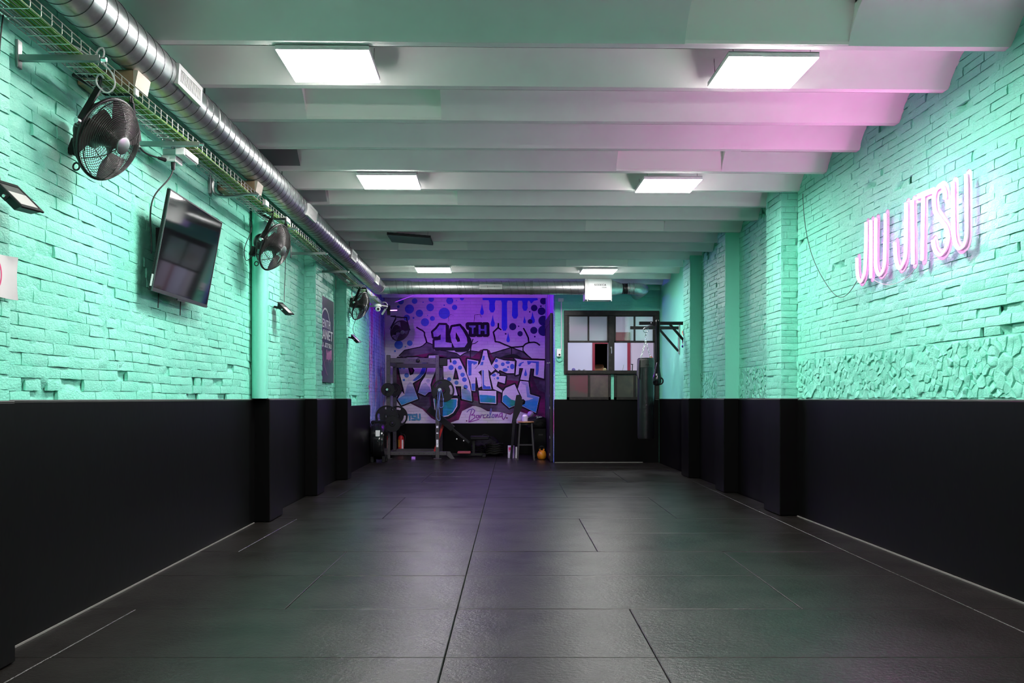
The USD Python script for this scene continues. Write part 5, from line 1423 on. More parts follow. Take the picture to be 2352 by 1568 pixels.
part(mit, 'loop', tube(circle((gx + 0.035, gy - 0.03, 1.50), (0.3, 1, 0), 0.055, 18), 0.012, 6, True), M_black, smooth=True)
part(mit, 'label_patch', bx((gx - 0.03, gy - 0.075, 1.585), (gx - 0.012, gy - 0.062, 1.615)), M_white)
M_wrap = mat('hand_wraps', (0.55, 0.24, 0.13), 0.8, vary=(30, (0.10, 0.05, 0.05), 0.45, 0.6))
M_wrapblue = mat('hand_wrap_blue', (0.05, 0.08, 0.3), 0.8)
wr_ = thing('hand_wraps', 'bundle of orange and brown hand wraps hanging on the right wall under the bracket', 'hand wraps', (3.10, 14.95, 2.1))
tt = np.linspace(0, 1, 40)
part(wr_, 'wrap', tube(np.c_[3.13 - 0.02 * np.sin(9 * tt), 14.95 + 0.05 * np.cos(14 * tt), 2.10 + 0.22 * tt + 0.02 * np.sin(23 * tt)], 0.02, 6), M_wrap, smooth=True)
part(wr_, 'wrap', tube(np.c_[3.12 - 0.02 * np.cos(7 * tt), 14.98 + 0.04 * np.sin(12 * tt), 2.07 + 0.10 * tt], 0.018, 6), M_wrapblue, smooth=True)

# ================================================================== posters
M_paper = mat('poster_paper', (0.60, 0.57, 0.565), 0.5)
M_pinkink = mat('poster_pink', (0.62, 0.02, 0.14), 0.5)
M_greyink = mat('poster_grey', (0.10, 0.09, 0.09), 0.5)
pst = thing('poster', 'white paper poster with a pink circle on the near left pilaster', 'poster', (-2.21, 4.1, 1.67))
PX = -2.208
gy_ = np.linspace(0, 1, 14)
def sheet_x(y):  # the right edge curls off the wall
    return PX + 0.03 * np.clip((y - 4.19) / 0.1, 0, 1) ** 2
V = []
for f in np.linspace(0, 1, 16):
    for g in np.linspace(0, 1, 8):
        y = 3.86 + 0.415 * f
        bow = 0.012 * (1 - (2 * g - 1) ** 2) * np.clip((f - 0.6) / 0.4, 0, 1)
        V.append((sheet_x(y), y - bow, 1.675 + 0.19 * g + 0.004 * np.clip((f - 0.7) / 0.3, 0, 1) * (2 * g - 1)))
V = np.array(V)
F = [q for i in range(15) for j in range(7) for q in ([i * 8 + j, (i + 1) * 8 + j, (i + 1) * 8 + j + 1], [i * 8 + j, (i + 1) * 8 + j + 1, i * 8 + j + 1])]
part(pst, 'paper', cat((V, np.array(F)), (V - [0.0012, 0, 0], np.array(F)[:, ::-1])), M_paper, smooth=True)
R_l = basis((0, 1, 0), (0, 0, 1), (1, 0, 0))
def on_left(poly_, x, depth=0.0008): return turn(extrude(poly_, depth), R_l, (x, 0, 0))
ring = Point(4.085, 1.775).buffer(0.088, quad_segs=24).difference(Point(4.085, 1.775).buffer(0.080, quad_segs=24))
part(pst, 'printed_circle', on_left(ring, PX + 0.0006), M_pinkink)
part(pst, 'printed_mark', on_left(Polygon([(4.112, 1.787), (4.126, 1.815), (4.135, 1.815), (4.137, 1.775), (4.128, 1.768)]), PX + 0.0006), M_greyink)
part(pst, 'printed_mark', on_left(unary_union([LineString([(4.09, 1.75), (4.12, 1.752), (4.128, 1.735), (4.143, 1.72)]).buffer(0.007), LineString([(4.07, 1.74), (4.10, 1.745), (4.112, 1.72), (4.135, 1.716)]).buffer(0.006)]), PX + 0.0006), M_pinkink)
part(pst, 'printed_mark', on_left(LineString([(4.122, 1.757), (4.135, 1.759), (4.145, 1.752)]).buffer(0.003), PX + 0.0008), M_greyink)

M_banner = mat('banner_dark', (0.032, 0.027, 0.050), 0.32)
M_bgrey = mat('banner_print', (0.62, 0.60, 0.64), 0.45)
M_bpink = mat('banner_pink', (0.34, 0.11, 0.26), 0.5)
ban = thing('banner', 'dark violet club banner hung on the left brick wall between two pilasters', 'banner', (-2.34, 12.88, 1.446))
XBn = -2.343
part(ban, 'board', bx((XBn - 0.012, 12.23, 1.446), (XBn, 13.53, 2.635), 0.002), M_banner)
part(ban, 'edge_strip', bx((XBn - 0.012, 13.53, 1.446), (XBn + 0.002, 13.545, 2.635)), M_bgrey)
c_ = (12.88, 2.08)
arc = Point(c_).buffer(0.405, quad_segs=32).difference(Point(c_).buffer(0.382, quad_segs=32)).intersection(sbox(12.2, 2.19, 13.6, 2.7))
part(ban, 'printed_ring', on_left(arc, XBn + 0.0005), M_bgrey)
def wall_text(text, h, y0_, y1_, z):
    v, f = arr(meshkit.text_mesh(text, 1.0, 0.001, bold=True))
    lo, hi = v.min(0), v.max(0)
    s = np.array([(y1_ - y0_) / (hi[0] - lo[0]), h / (hi[1] - lo[1]), 1])
    v = (v - [lo[0], lo[1], 0]) * s
    return turn((v, f), R_l, (XBn + 0.0005, y0_, z))
part(ban, 'lettering', wall_text('TENTH', 0.118, 12.50, 13.25, 2.205), M_bgrey)
part(ban, 'lettering', wall_text('PLANET', 0.138, 12.32, 13.445, 2.045), M_bgrey)
part(ban, 'lettering', wall_text('JIU JITSU', 0.065, 12.42, 13.35, 1.935), M_bgrey)
splash = unary_union([Point(12.95 + 0.4 * rng.random(), 1.80 + 0.09 * rng.random()).buffer(0.03 + 0.02 * rng.random(), quad_segs=3) for _ in range(26)] + [LineString([(12.9 + 0.06 * k, 1.82), (12.9 + 0.06 * k, 1.74 + 0.03 * (k % 3))]).buffer(0.008) for k in range(8)])
part(ban, 'printed_splash', on_left(splash, XBn + 0.0005), M_bpink)
low = Point(c_).buffer(0.62, quad_segs=32).difference(Point(c_).buffer(0.605, quad_segs=32)).intersection(sbox(12.2, 1.5, 12.95, 1.93))
part(ban, 'printed_ring', on_left(affinity.translate(low, 0.35, 0.05).intersection(sbox(12.24, 1.46, 13.5, 2.6)), XBn + 0.0005), M_bpink)

# ================================================================== the purple flood lamp and the camera at the end of the tray
pl = thing('purple_lamp', 'glowing purple flood lamp at the end of the cable tray', 'floodlight', (-2.02, 17.88, 2.9))
pc = np.array([-2.02, 17.88, 2.93])
pa = np.array([0.97, 0.12, 0.03]); pa /= np.linalg.norm(pa)
pu = np.cross([0, 0, 1.0], pa); pu /= np.linalg.norm(pu)
Rp = basis(pu, np.cross(pa, pu), pa)
part(pl, 'housing', turn(bx((-0.13, -0.085, -0.045), (0.13, 0.085, -0.006), 0.006), Rp, pc), M_black)
part(pl, 'bezel', turn(cat(bx((-0.13, -0.085, -0.006), (0.13, -0.073, 0.02)), bx((-0.13, 0.073, -0.006), (0.13, 0.085, 0.02)), bx((-0.13, -0.073, -0.006), (-0.119, 0.073, 0.02)), bx((0.119, -0.073, -0.006), (0.13, 0.073, 0.02))), Rp, pc), M_black)
part(pl, 'lamp_glass', turn(bx((-0.118, -0.072, -0.006), (0.118, 0.072, 0.0)), Rp, pc), glow('purple_lamp_glass', (0.36, 0.03, 1.0), PURPLE_POWER), label='glowing purple lamp glass')
part(pl, 'bracket', cat(bar(pc - pa * 0.04, (-2.16, 17.72, 3.0), 0.02), bar((-2.16, 17.72, 3.0), (XL + 0.0, 17.72, 3.0), 0.03)), M_galv2)
lb0, lb1 = P_(895, 712.5, 18.3), P_(912, 712, 18.3)
lbar = thing('light_bar', 'thin glowing violet light bar above the alcove fan', 'light', (lb0 + lb1) / 2)
part(lbar, 'tube', cyl(lb0, lb1, 0.009, 10), glow('violet_bar', (0.75, 0.12, 1.0), 14.0))
part(lbar, 'holder', cat(bar(lb0 + [0, 0.0, 0.012], lb1 + [0, 0.0, 0.012], 0.014, 0.008), bar(lb0 + [0.02, 0, 0.015], (lb0[0] - 0.02, 18.3, 3.0), 0.012), bar((lb0[0] - 0.02, 18.3, 3.0), (XL, 18.3, 3.0), 0.014)), M_black)
cm = thing('security_camera', 'white dome security camera under the far end of the cable tray', 'camera', (-2.06, 16.6, 2.85))
s = trimesh.creation.icosphere(3, 0.05)
cc = np.array([on_y(868, 709, 16.6)[0], 16.6, on_y(868, 709, 16.6)[1]])
part(cm, 'dome', (np.array(s.vertices) + cc, np.array(s.faces)), M_white, smooth=True)
part(cm, 'collar', lathe([(0, 0), (0.062, 0), (0.066, 0.02), (0.055, 0.05), (0, 0.05)], cc + [0, 0, 0.035], (0, 0, 1), 24), M_white, smooth=40)
part(cm, 'lens', lathe([(0, 0), (0.024, 0), (0.02, 0.012), (0, 0.014)], cc + np.array([0.25, -0.93, -0.15]) * 0.043, (0.25, -0.95, -0.15), 18), M_gloss, smooth=30)
part(cm, 'stem', cat(cyl(cc + [0.03, 0, 0.06], cc + [0.17, 0.05, 0.05], 0.018, 12), cyl(cc + [0, 0, 0.07], cc + [0, 0, 0.088], 0.012, 10)), M_galv2, smooth=40)
small = thing('small_lamp', 'small grey spotlight hanging from the end of the cable tray', 'lamp', (-1.98, 16.9, 2.8))
sc_ = np.array([on_y(882, 716, 16.9)[0], 16.9, on_y(882, 716, 16.9)[1]])
part(small, 'body', bar(sc_ + [0.03, 0, 0.05], sc_ + [-0.035, 0, -0.05], 0.05, 0.035), M_galv2)
part(small, 'arm', tube(smooth_path([sc_ + [0.03, 0, 0.05], sc_ + [0.06, 0, 0.10], sc_ + [0.05, 0, 0.15], sc_ + [-0.03, -0.02, 0.17]], 14), 0.012, 8), M_galv2, smooth=True)
part(small, 'lens', bar(sc_ + [-0.036, 0, -0.052], sc_ + [-0.03, 0, -0.043], 0.044, 0.03), M_white)
solo('strip', hull([np.r_[np.array([on_y(907, 693.5, 18.6)[0], 18.6, on_y(907, 693.5, 18.6)[1]])] + [dx, dy, dz] for dx in (0, 0.004) for dy in (0, 0.02) for dz in (-0.008, 0.008)] + [np.array([on_y(953, 677, 18.9)[0], 18.9, on_y(953, 677, 18.9)[1]]) + [dx, dy, dz] for dx in (0, 0.004) for dy in (0, 0.02) for dz in (-0.006, 0.006)]), M_greycable, 'thin pale conduit slanting up behind the cross duct at the upper left of the mural', 'conduit')

# ================================================================== gym equipment in the alcove
M_rack = mat('rack_grey', (0.06, 0.054, 0.058), 0.42, spec=0.35)
M_plate = mat('plate_rubber', (0.009, 0.0085, 0.010), 0.45, spec=0.25)
M_sticker = mat('sticker_white', (0.75, 0.74, 0.76), 0.5)
M_redp = mat('red_paint', (0.55, 0.015, 0.015), 0.4)
M_upholstery = mat('upholstery', (0.006, 0.006, 0.007), 0.4, spec=0.2)
YF, YR = 18.62, 19.82
xl, xr = -2.12, -1.13
rack = thing('squat_rack', 'grey steel squat rack standing before the mural on the left', 'squat rack', ((xl + xr) / 2, (YF + YR) / 2, 0))
for y, h in ((YF, 2.10), (YR, 2.0)):
    for x in (xl, xr):
        part(rack, 'upright', bx((x - 0.038, y - 0.038, 0.012), (x + 0.038, y + 0.038, h), 0.006), M_rack)
        holes_ = cat(*[cyl((x, y - 0.0385, z), (x, y - 0.0395, z), 0.011, 8) for z in np.arange(0.3, h - 0.04, 0.14)])
        part(rack, 'upright_holes', holes_, M_dark, kind='stuff')
        part(rack, 'foot_plate', bx((x - 0.075, y - 0.07, 0.0), (x + 0.075, y + 0.07, 0.014), 0.003), M_rack)
for y, z in ((YF, 1.99), (YR, 1.93)):
    part(rack, 'cross_beam', bx((xl + 0.038, y - 0.03, z - 0.05), (xr - 0.038, y + 0.03, z + 0.05), 0.006), M_rack)
part(rack, 'beam_holes', cat(*[cyl((x, YF - 0.0305, 1.99), (x, YF - 0.0315, 1.99), 0.009, 8) for x in np.arange(xl + 0.12, xr - 0.05, 0.1)]), M_dark, kind='stuff')
part(rack, 'knob', lathe([(0, 0), (0.036, 0), (0.04, 0.02), (0.03, 0.045), (0, 0.05)], (P_(960, 827, YF)[0], YF - 0.03, 1.985), (0, -1, 0), 18), M_black, smooth=30)
for x in (xl, xr):
    if x == xl:
        part(rack, 'side_rail', bx((x - 0.03, YF + 0.038, 0.06), (x + 0.03, YR - 0.038, 0.14), 0.006), M_rack)
    part(rack, 'top_rail', bx((x - 0.03, YF + 0.038, 1.9), (x + 0.03, YR - 0.038, 1.97), 0.006), M_rack)
part(rack, 'base_beam', bx((xl + 0.038, YF - 0.03, 0.075), (xr + 0.20, YF + 0.03, 0.15), 0.006), M_rack)
part(rack, 'base_beam', bx((xl + 0.038, YR - 0.03, 0.07), (xr - 0.038, YR + 0.03, 0.14), 0.006), M_rack)
part(rack, 'beam_holes', cat(*[cyl((x, YF - 0.0305, 0.112), (x, YF - 0.0315, 0.112), 0.011, 8) for x in np.arange(xl + 0.12, xr + 0.2, 0.1)]), M_dark, kind='stuff')
part(rack, 'angled_foot', hull([(x, YF + d, z) for x, z in ((xr + 0.18, 0.15), (xr + 0.255, 0.15), (xr + 0.35, 0.002), (xr + 0.265, 0.002), (xr + 0.185, 0.075)) for d in (-0.03, 0.03)]), M_rack)
part(rack, 'pulley_block', bx((xl + 0.04, YR - 0.05, 1.98), (xl + 0.2, YR + 0.05, 2.12), 0.02), M_black)
part(rack, 'plate_peg', cyl((xl, YF - 0.04, 1.40), (xl, YF - 0.24, 1.40), 0.024, 12), M_steel, smooth=40)
part(rack, 'j_hook', cat(bx((xr + 0.038, YF - 0.05, 1.88), (xr + 0.20, YF + 0.05, 2.04), 0.01), tube([(xr + 0.18, YF, 2.03), (xr + 0.26, YF, 2.03), (xr + 0.27, YF, 1.95)], 0.018, 8)), M_black)
for z0_, z1_ in ((0.625, 0.67), (0.508, 0.535), (0.24, 0.39)):
    part(rack, 'sticker', bx((xr - 0.022, YF - 0.0395, z0_), (xr + 0.022, YF - 0.0382, z1_)), M_sticker, label='white sticker')
def plate(label, c, r, th=0.05, hub=0.05, slots=True, axis=(0, -1, 0), turn_=0.0):
    t = thing('weight_plate', label, 'weight plate', np.asarray(c) - [0, 0, r])
    a, u, w = frame_of(axis)
    c = np.asarray(c, float)
    if slots:
        g = Point(0, 0).buffer(r, quad_segs=16)
        for k in range(3):
            th0 = k * 2 * math.pi / 3 + turn_
            arc_ = LineString([(0.74 * r * math.cos(th0 + d), 0.74 * r * math.sin(th0 + d)) for d in np.linspace(-0.42, 0.42, 9)]).buffer(0.11 * r, quad_segs=4)
            g = g.difference(arc_)
        g = g.difference(Point(0, 0).buffer(0.027, quad_segs=6))
        d = turn(extrude(g, th * 0.7), basis(u, w, a), c - a * th * 0.35)
    else:
        d = lathe([(0.027, -th * 0.35), (r * 0.99, -th * 0.35), (r, -th * 0.3), (r, th * 0.3), (r * 0.99, th * 0.35), (0.027, th * 0.35)], c, a, 40)
    part(t, 'disc', d, M_plate, smooth=30)
    part(t, 'rim', lathe([(r * 0.90, th * 0.35), (r * 0.92, th * 0.5), (r * 0.99, th * 0.5), (r * 1.0, th * 0.35), (r * 1.0, -th * 0.35), (r * 0.99, -th * 0.5), (r * 0.92, -th * 0.5), (r * 0.90, -th * 0.35)], c, a, 40), M_plate, smooth=30)
    part(t, 'hub', lathe([(0.026, th * 0.55), (hub, th * 0.55), (hub * 1.25, th * 0.3), (hub * 1.25, -th * 0.3), (hub, -th * 0.55), (0.026, -th * 0.55)], c, a, 24), M_plate, smooth=30)
    return t
plate('small black weight plate on the left front post of the rack', (xl, YF - 0.10, 1.40), 0.135, slots=False)
plate('small black weight plate on the left rear post of the rack', (xl + 0.01, YR - 0.09, 1.41), 0.14, slots=False)
plate('large black weight plate low on the left front post of the rack', (xl - 0.02, YF - 0.10, 0.86), 0.225, turn_=2.3)
plate('large black weight plate low on the left rear post, red stripe showing', (xl + 0.06, YR - 0.09, 0.84), 0.225, turn_=0.6)
plate('black weight plate leaning under the large front plate on the left', (xl + 0.10, YF - 0.17, 0.72), 0.17, slots=False)
plate('large black weight plate on the right front post of the rack', (P_(1018, 897, YF)[0], YF - 0.12, P_(1018, 897, YF)[2]), 0.232, turn_=1.15)
bb = thing('barbell', 'steel barbell end through the right weight plate of the rack', 'barbell', (xr, YF, 1.36))
ze = P_(1009.5, 895, YF - 0.2)
part(bb, 'sleeve', cyl((ze[0], YF - 0.21, ze[2]), (ze[0], YF + 0.30, ze[2]), 0.024, 16), M_steel, smooth=40)
part(bb, 'collar', lathe([(0.024, 0), (0.038, 0), (0.038, 0.03), (0.024, 0.03)], (ze[0], YF - 0.16, ze[2]), (0, 1, 0), 16), M_steel, smooth=40)
part(bb, 'end_cap', cyl((ze[0], YF - 0.216, ze[2]), (ze[0], YF - 0.21, ze[2]), 0.02, 14), M_white)
M_band = mat('band_blue', (0.16, 0.25, 0.55), 0.5)
y_ = YF - 0.22
solo('resistance_band', tube(smooth_path([P_(1008, 894, y_), P_(1006, 905, y_), P_(1005, 930, y_), P_(1002, 952, y_), P_(1004, 962, y_), P_(1009, 966, y_), P_(1010.5, 955, y_), P_(1007, 930, y_), P_(1009, 912, y_), P_(1012.5, 896, y_), P_(1016, 905, y_), P_(1018.5, 925, y_), P_(1017, 934, y_), P_(1012, 936, y_), P_(1009, 928, y_), P_(1011, 905, y_), P_(1010, 893, y_)], 90), 0.006, 6), M_band, 'thin pale blue exercise band hanging from the barbell end', 'exercise band', smooth=True)

# incline bench behind the right post
bench = thing('weight_bench', 'black inclined weight bench behind the right post of the rack', 'bench', (-0.9, 19.3, 0))
yb_ = 19.25
q0, q1 = P_(985, 938, yb_), P_(1078, 1016, yb_)
part(bench, 'back_pad', cat(bar(q0 + [0, 0.0, 0.0], P_(1040, 984, yb_), 0.26, 0.12, (0.6, 0, 0.8))), M_upholstery, smooth=25)
part(bench, 'spine', bar(P_(1005, 958, yb_), q1, 0.07, 0.045, (0.6, 0, 0.8)), M_black)
part(bench, 'seat_pad', bx(tuple(P_(1080, 1006, yb_) + [0, -0.14, -0.03]), tuple(P_(1124, 1001, yb_) + [0, 0.14, 0.0]), 0.015), M_upholstery, smooth=25)
part(bench, 'strut', bar(P_(1015, 985, yb_), P_(998, 1036, yb_), 0.05, 0.04), M_redp, label='red painted strut')
part(bench, 'strut', bar(P_(1020, 968, yb_) + [0, 0.1, 0], P_(1010, 995, yb_) + [0, 0.1, 0], 0.035, 0.05), M_redp, label='red painted strut')
part(bench, 'base', bar((P_(998, 1036, yb_)[0], yb_, 0.05), (P_(1115, 1030, yb_)[0], yb_, 0.05), 0.06, 0.05), M_black)
part(bench, 'post', bar((P_(1088, 1010, yb_)[0], yb_, 0.06), P_(1088, 1005, yb_), 0.05), M_black)
part(bench, 'foot', bx((P_(998, 1036, yb_)[0] - 0.04, yb_ - 0.22, 0.0), (P_(998, 1036, yb_)[0] + 0.04, yb_ + 0.22, 0.06), 0.01), M_black)
part(bench, 'foot', bx((P_(1112, 1036, yb_)[0] - 0.04, yb_ - 0.22, 0.0), (P_(1112, 1036, yb_)[0] + 0.04, yb_ + 0.22, 0.06), 0.01), M_black)
part(bench, 'bolt', cat(*[lathe([(0, 0), (0.02, 0), (0.015, 0.02), (0, 0.022)], P_(u, v, yb_ - 0.06), (0, -1, 0), 10) for u, v in ((1065, 1012), (1049, 1008))]), M_steel)
M_redpad = mat('red_pad', (0.30, 0.05, 0.06), 0.6)
solo('kick_shield', bx(tuple(P_(1051, 1041, 19.0) + [0, -0.15, 0]), tuple(P_(1081, 1036, 19.0) + [0, 0.15, 0.0]), 0.012), M_redpad, 'flat red pad lying on the floor under the bench', 'pad', smooth=30)
# fire extinguisher
ex = thing('fire_extinguisher', 'red fire extinguisher with a yellow label behind the rack', 'fire extinguisher', (P_(921, 1000, 19.98)[0], 19.98, 0))
ec = np.array([P_(921, 1000, 19.98)[0], 19.98, 0])
part(ex, 'cylinder', lathe([(0, 0), (0.062, 0.0), (0.066, 0.02), (0.066, 0.34), (0.055, 0.39), (0.028, 0.42), (0, 0.42)], ec, (0, 0, 1), 28), M_redp, smooth=40)
M_yellow = mat('label_yellow', (0.62, 0.26, 0.03), 0.5)
def wrap(a0, a1, z0_, z1_, r):
    t = np.linspace(a0, a1, 10)
    ring_ = np.c_[ec[0] + r * np.cos(t), ec[1] + r * np.sin(t)]
    V = np.vstack([np.c_[ring_, np.full(10, z0_)], np.c_[ring_, np.full(10, z1_)]])
    return (V, np.array([f for i in range(9) for f in ([i, i + 1, 11 + i], [i, 11 + i, 10 + i])]))
part(ex, 'yellow_label', wrap(math.radians(185), math.radians(255), 0.17, 0.33, 0.067), M_yellow, label='yellow label')
part(ex, 'white_label', wrap(math.radians(290), math.radians(325), 0.04, 0.33, 0.067), M_sticker, label='white printed label')
part(ex, 'valve', cat(cyl(ec + [0, 0, 0.42], ec + [0, 0, 0.47], 0.018, 10), bar(ec + [-0.02, 0, 0.48], ec + [0.07, -0.02, 0.50], 0.02, 0.012)), M_black)
part(ex, 'hose', tube(smooth_path([ec + [0.02, -0.02, 0.455], ec + [0.08, -0.03, 0.43], ec + [0.085, -0.03, 0.3], ec + [0.078, -0.03, 0.18]], 16), 0.009, 6), M_blackcable, smooth=True)
# floor drum fan seen edge-on, left of the rack
Yd = 17.75
dl, drr = on_y(852.5, 900, Yd)[0], on_y(889, 900, Yd)[0]
dc = (dl + drr) / 2
df = thing('drum_fan', 'glossy black drum shaped floor blower left of the rack', 'floor fan', (dc, Yd, 0))
rd = 0.365
body = [(0, -0.135), (rd * 0.80, -0.135), (rd * 0.93, -0.125), (rd * 0.98, -0.09), (rd, 0.0), (rd * 0.98, 0.09), (rd * 0.93, 0.125), (rd * 0.80, 0.135), (0, 0.135)]
part(df, 'drum', lathe(body, (dc, Yd, rd + 0.045), (1, 0, 0), 48), M_gloss, smooth=40)
part(df, 'rib', cat(*[lathe([(rd * 1.0, -0.008), (rd * 1.025, -0.004), (rd * 1.025, 0.004), (rd * 1.0, 0.008)], (dc + x, Yd, rd + 0.045), (1, 0, 0), 48) for x in (-0.07, 0.07)]), M_gloss, smooth=40)
part(df, 'feet', cat(*[bx((dc + sx * 0.11 - 0.03, Yd + sy * 0.2 - 0.03, 0.0), (dc + sx * 0.11 + 0.03, Yd + sy * 0.2 + 0.03, 0.12), 0.008) for sx in (-1, 1) for sy in (-1, 1)]), M_black)
part(df, 'label_plate', bx(tuple(P_(862.5, 1002, 17.385)), tuple(P_(872, 988, 17.385) + [0, 0.07, 0]), 0.002), M_sticker, label='white label')
part(df, 'indicator', cat(*[lathe([(0, 0), (0.008, 0), (0.006, 0.01), (0, 0.01)], P_(u, v, 17.75 - rd - 0.008), (0, -1, 0), 8) for u, v in ((865, 1007.5), (870, 1007.5), (867.5, 1012.5))]), M_steel)
part(df, 'top_cover', bx((dc - 0.145, Yd - 0.12, rd * 2 - 0.005), (dc + 0.145, Yd + 0.12, rd * 2 + 0.07), 0.02), M_gloss, smooth=25)
# purple foam block
M_foam = mat('foam_purple', (0.42, 0.16, 0.72), 0.6)
fc = P_(949.5, 1048, 18.35)
solo('foam_block', bx((fc[0] - 0.04, 18.33, 0.0), (fc[0] + 0.04, 18.40, 0.062), 0.006), M_foam, 'small purple foam block on the floor in front of the rack', 'block')
# coiled ropes and bags in the dark corner
M_rope = mat('rope_dark', (0.012, 0.0115, 0.0105), 0.85, spec=0.15)
for k, (u, y, r, n_, lb) in enumerate(((1098, 19.72, 0.12, 4, 'dark coiled rope on the floor right of the bench'), (1136, 19.52, 0.17, 5, 'taller dark rope coil on the floor beside the paper sign'))):
    c = np.array([on_y(u, 1000, y)[0], y, 0])
    t_ = np.linspace(0, n_ * 2 * np.pi, n_ * 26)
    Pp = np.c_[c[0] + (r + 0.012 * np.sin(3 * t_)) * np.cos(t_), c[1] + (r * 0.8) * np.sin(t_), 0.03 + 0.046 * t_ / (2 * np.pi) + 0.01 * np.sin(5 * t_)]
    solo('rope_coil', tube(Pp, 0.024, 7), M_rope, lb, 'rope', smooth=True)
M_duffel = mat('bag_dark', (0.007, 0.0068, 0.007), 0.65, spec=0.2, bump=(9, 0.5, 0.02))
dg = thing('duffel_bag', 'slumped black duffel bag against the low pad behind the ropes', 'bag', (on_y(1118, 1000, 19.95)[0], 19.95, 0))
s = trimesh.creation.icosphere(4, 1.0)
v = np.array(s.vertices)
v = v * (1 + 0.22 * (meshkit.fbm(v * 2.4, 3, 9) - 0.5)[:, None])
v[:, 2] = np.maximum(v[:, 2], -0.75)
part(dg, 'body', (v * [0.30, 0.15, 0.24] + [on_y(1118, 1000, 19.95)[0], 19.95, 0.18], np.array(s.faces)), M_duffel, smooth=True)
part(dg, 'handle', tube(smooth_path([(on_y(1105, 1000, 19.8)[0], 19.84, 0.34), (on_y(1112, 1000, 19.8)[0], 19.82, 0.44), (on_y(1122, 1000, 19.8)[0], 19.84, 0.42), (on_y(1130, 1000, 19.8)[0], 19.86, 0.33)], 18), 0.012, 6), M_black, smooth=True)
# paper sign and cup on the floor
M_sheet = mat('printed_paper', (0.74, 0.66, 0.74), 0.6)
sg = thing('paper_box', 'white printed paper box standing on the floor by the stool', 'box', (on_y(1174, 1000, 18.9)[0], 18.9, 0))
a0, a1 = on_y(1166.5, 1000, 18.85)[0], on_y(1181.5, 1000, 18.85)[0]
part(sg, 'carton', bx((a0, 18.85, 0.0), (a1, 18.93, 0.255), 0.003), M_sheet)
part(sg, 'print', cat(bx((a0 + 0.015, 18.849, 0.16), (a0 + 0.06, 18.85, 0.22)), bx((a0 + 0.02, 18.849, 0.135), (a0 + 0.045, 18.85, 0.15)), bx((a0 + 0.07, 18.849, 0.13), (a0 + 0.10, 18.85, 0.215))), M_pinkink)
solo('paper_sheet', bx((on_y(1184, 1000, 18.8)[0], 18.80, 0.0), (on_y(1188, 1000, 18.8)[0], 18.87, 0.23), 0.003), M_sheet, 'narrow white carton just right of the printed paper box', 'box')
# leaning black dummy board
M_lean = mat('kick_paddle', (0.007, 0.006, 0.010), 0.5, spec=0.25)
yl = 18.75
pd = thing('striking_post', 'tall black padded post leaning beside the stool', 'pad', (on_y(1178, 1000, yl)[0], yl, 0))
def Q(u, v, y=yl): return P_(u, v, y)
part(pd, 'pad', hull([Q(u, v) + [0, dy, 0] for u, v in ((1186, 907), (1192, 906), (1198, 915), (1200, 926), (1198, 938), (1184, 968), (1175, 972), (1181, 940), (1184, 918)) for dy in (-0.06, 0.06)]), M_lean, smooth=25)
part(pd, 'leg', bar(Q(1181, 965), (Q(1174, 1030)[0], yl, 0.0), 0.05, 0.06), M_lean)
part(pd, 'leg', bar(Q(1184, 962) + [0, 0.1, 0], (Q(1186, 1030)[0], yl + 0.25, 0.0), 0.04, 0.05), M_lean)
part(pd, 'knob', lathe([(0, 0), (0.05, 0.01), (0.06, 0.05), (0.03, 0.09), (0, 0.09)], Q(1196, 922) + [0, 0, 0], (1, 0, -0.2), 16), M_lean, smooth=40)
# stool
M_stool = mat('stool_legs', (0.022, 0.020, 0.023), 0.45, spec=0.3)
M_seat = mat('seat_wood', (0.42, 0.20, 0.09), 0.5, vary=(14, (0.30, 0.13, 0.06), 0.4, 0.7))
yst = 18.25
sc = np.array([on_y(1207.5, 1000, yst)[0], yst, 0])
zt = P_(1207, 967, yst)[2]
st = thing('stool', 'tall stool with a round wooden seat and four dark metal legs', 'stool', sc)
part(st, 'seat', lathe([(0, zt - 0.03), (0.158, zt - 0.03), (0.168, zt - 0.018), (0.165, zt - 0.004), (0.15, zt), (0, zt)], sc, (0, 0, 1), 32), M_seat, smooth=35)
part(st, 'seat_ring', lathe([(0.125, zt - 0.07), (0.135, zt - 0.07), (0.135, zt - 0.03), (0.125, zt - 0.03)], sc, (0, 0, 1), 28), M_black, smooth=35)
for sx in (-1, 1):
    for sy in (-1, 1):
        part(st, 'leg', bar(sc + [sx * 0.115, sy * 0.09, zt - 0.04], sc + [sx * 0.165, sy * 0.15, 0.0], 0.028), M_stool)
zr_ = 0.30
kx, ky = 0.146, 0.127
for a, b in (((-kx, -ky), (kx, -ky)), ((-kx, ky), (kx, ky)), ((-kx, -ky), (-kx, ky)), ((kx, -ky), (kx, ky))):
    part(st, 'rung', bar(sc + [a[0], a[1], zr_], sc + [b[0], b[1], zr_], 0.016), M_stool)
M_tub = mat('tub_plastic', (0.52, 0.46, 0.70), 0.4)
tb = thing('tub', 'pale violet plastic tub standing on the stool', 'tub', sc + [-0.02, 0, zt])
tc = sc + [-0.015, 0.0, zt]
part(tb, 'bowl', lathe([(0, 0.0), (0.055, 0.0), (0.068, 0.095), (0.063, 0.095), (0.052, 0.008), (0, 0.008)], tc, (0, 0, 1), 28), M_tub, smooth=40)
s = trimesh.creation.icosphere(3, 1.0)
v = np.array(s.vertices) * (1 + 0.25 * (meshkit.fbm(np.array(s.vertices) * 2.2, 3, 3) - 0.5)[:, None])
part(tb, 'contents', (v * [0.055, 0.055, 0.05] + tc + [0.0, 0, 0.085], np.array(s.faces)), M_sheet, smooth=True, label='crumpled pale cloth in the tub')
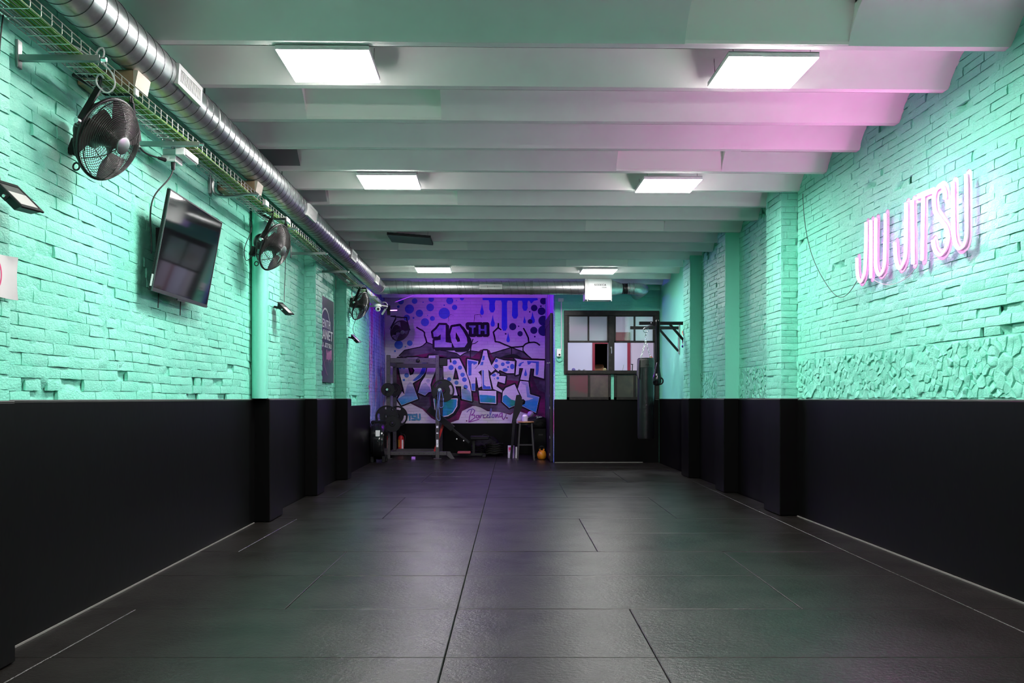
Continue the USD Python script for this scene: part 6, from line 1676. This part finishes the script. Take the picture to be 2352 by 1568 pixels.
# plyo box with a sports bag on it
M_plyo = mat('plyo_dark', (0.006, 0.006, 0.006), 0.6, spec=0.2)
yp = 18.95
b0, b1 = on_y(1228, 1000, yp)[0], on_y(1255, 1000, yp)[0]
pb = thing('jump_box', 'dark plywood jump box in the corner behind the kettlebell', 'box', ((b0 + b1) / 2, yp + 0.2, 0))
ztop = P_(1240, 984, yp)[2]
part(pb, 'box', bx((b0 - 0.01, yp, 0), (b1 - 0.01, yp + 0.5, ztop), 0.006), M_plyo)
part(pb, 'hand_hole', bx((b0 + 0.08, yp - 0.001, ztop - 0.14), (b0 + 0.17, yp + 0.0, ztop - 0.11)), M_dark)
sb_ = thing('sports_bag', 'black sports bag with white lettering on the jump box', 'bag', ((b0 + b1) / 2, yp + 0.15, ztop))
bc = np.array([(b0 + b1) / 2 - 0.04, yp + 0.16, ztop])
s = trimesh.creation.icosphere(4, 1.0)
v = np.sign(s.vertices) * np.abs(s.vertices) ** 0.75
v = v * (1 + 0.16 * (meshkit.fbm(v * 2.1, 3, 5) - 0.5)[:, None])
v[:, 2] = np.maximum(v[:, 2], -0.8)
part(sb_, 'body', (v * [0.205, 0.16, 0.14] + bc + [0, 0, 0.112], np.array(s.faces)), M_duffel, smooth=True)
part(sb_, 'side_pocket', (v * [0.09, 0.09, 0.10] + bc + [-0.15, -0.05, 0.09], np.array(s.faces)), M_duffel, smooth=True)
part(sb_, 'lettering', cat(*[tube([P_(u0_, v0_, yp - 0.02), P_(u1_, v1_, yp - 0.02)], 0.006, 5) for u0_, v0_, u1_, v1_ in ((1232, 959.5, 1245, 957), (1231, 956, 1234, 955), (1235, 957.5, 1236.5, 955), (1239, 957, 1241, 955.5))]), M_sticker, label='white lettering on the bag')
M_ballw = mat('ball_pale', (0.66, 0.56, 0.70), 0.45)
s = trimesh.creation.icosphere(3, 0.068)
bw = P_(1219, 942, 19.3)
solo('ball', (np.array(s.vertices) + [bw[0], 19.37, ztop + 0.068 + 0.22], np.array(s.faces)), M_ballw, 'pale round ball on the crate behind the black sports bag', 'ball', smooth=True)
cr = thing('crate', 'dark crate behind the sports bag carrying the pale ball', 'crate', (bw[0], 19.32, ztop))
part(cr, 'crate', bx((bw[0] - 0.09, 19.30, ztop), (bw[0] + 0.07, 19.44, ztop + 0.22), 0.006), M_plyo)
part(cr, 'rim', bx((bw[0] - 0.095, 19.295, ztop + 0.2), (bw[0] + 0.075, 19.30, ztop + 0.215)), M_black)
# kettlebell
M_kb = mat('kettlebell_orange', (0.75, 0.26, 0.012), 0.35)
kc = np.array([on_y(1244.5, 1040, 18.4)[0], 18.4, 0])
kb = thing('kettlebell', 'orange kettlebell on the floor in the right corner of the alcove', 'kettlebell', kc)
part(kb, 'bell', lathe([(0, 0), (0.055, 0.0), (0.08, 0.025), (0.096, 0.075), (0.092, 0.12), (0.07, 0.165), (0.035, 0.185), (0, 0.187)], kc, (0, 0, 1), 32), M_kb, smooth=True)
part(kb, 'horn', cyl(kc + [-0.035, 0, 0.165], kc + [-0.042, 0, 0.215], 0.017, 12), M_kb, smooth=40)
part(kb, 'horn', cyl(kc + [0.035, 0, 0.165], kc + [0.042, 0, 0.215], 0.017, 12), M_kb, smooth=40)
part(kb, 'handle', tube(smooth_path([kc + [-0.042, 0, 0.21], kc + [-0.036, 0, 0.245], kc + [0, 0, 0.262], kc + [0.036, 0, 0.245], kc + [0.042, 0, 0.21]], 18), 0.014, 8), M_black, smooth=True)
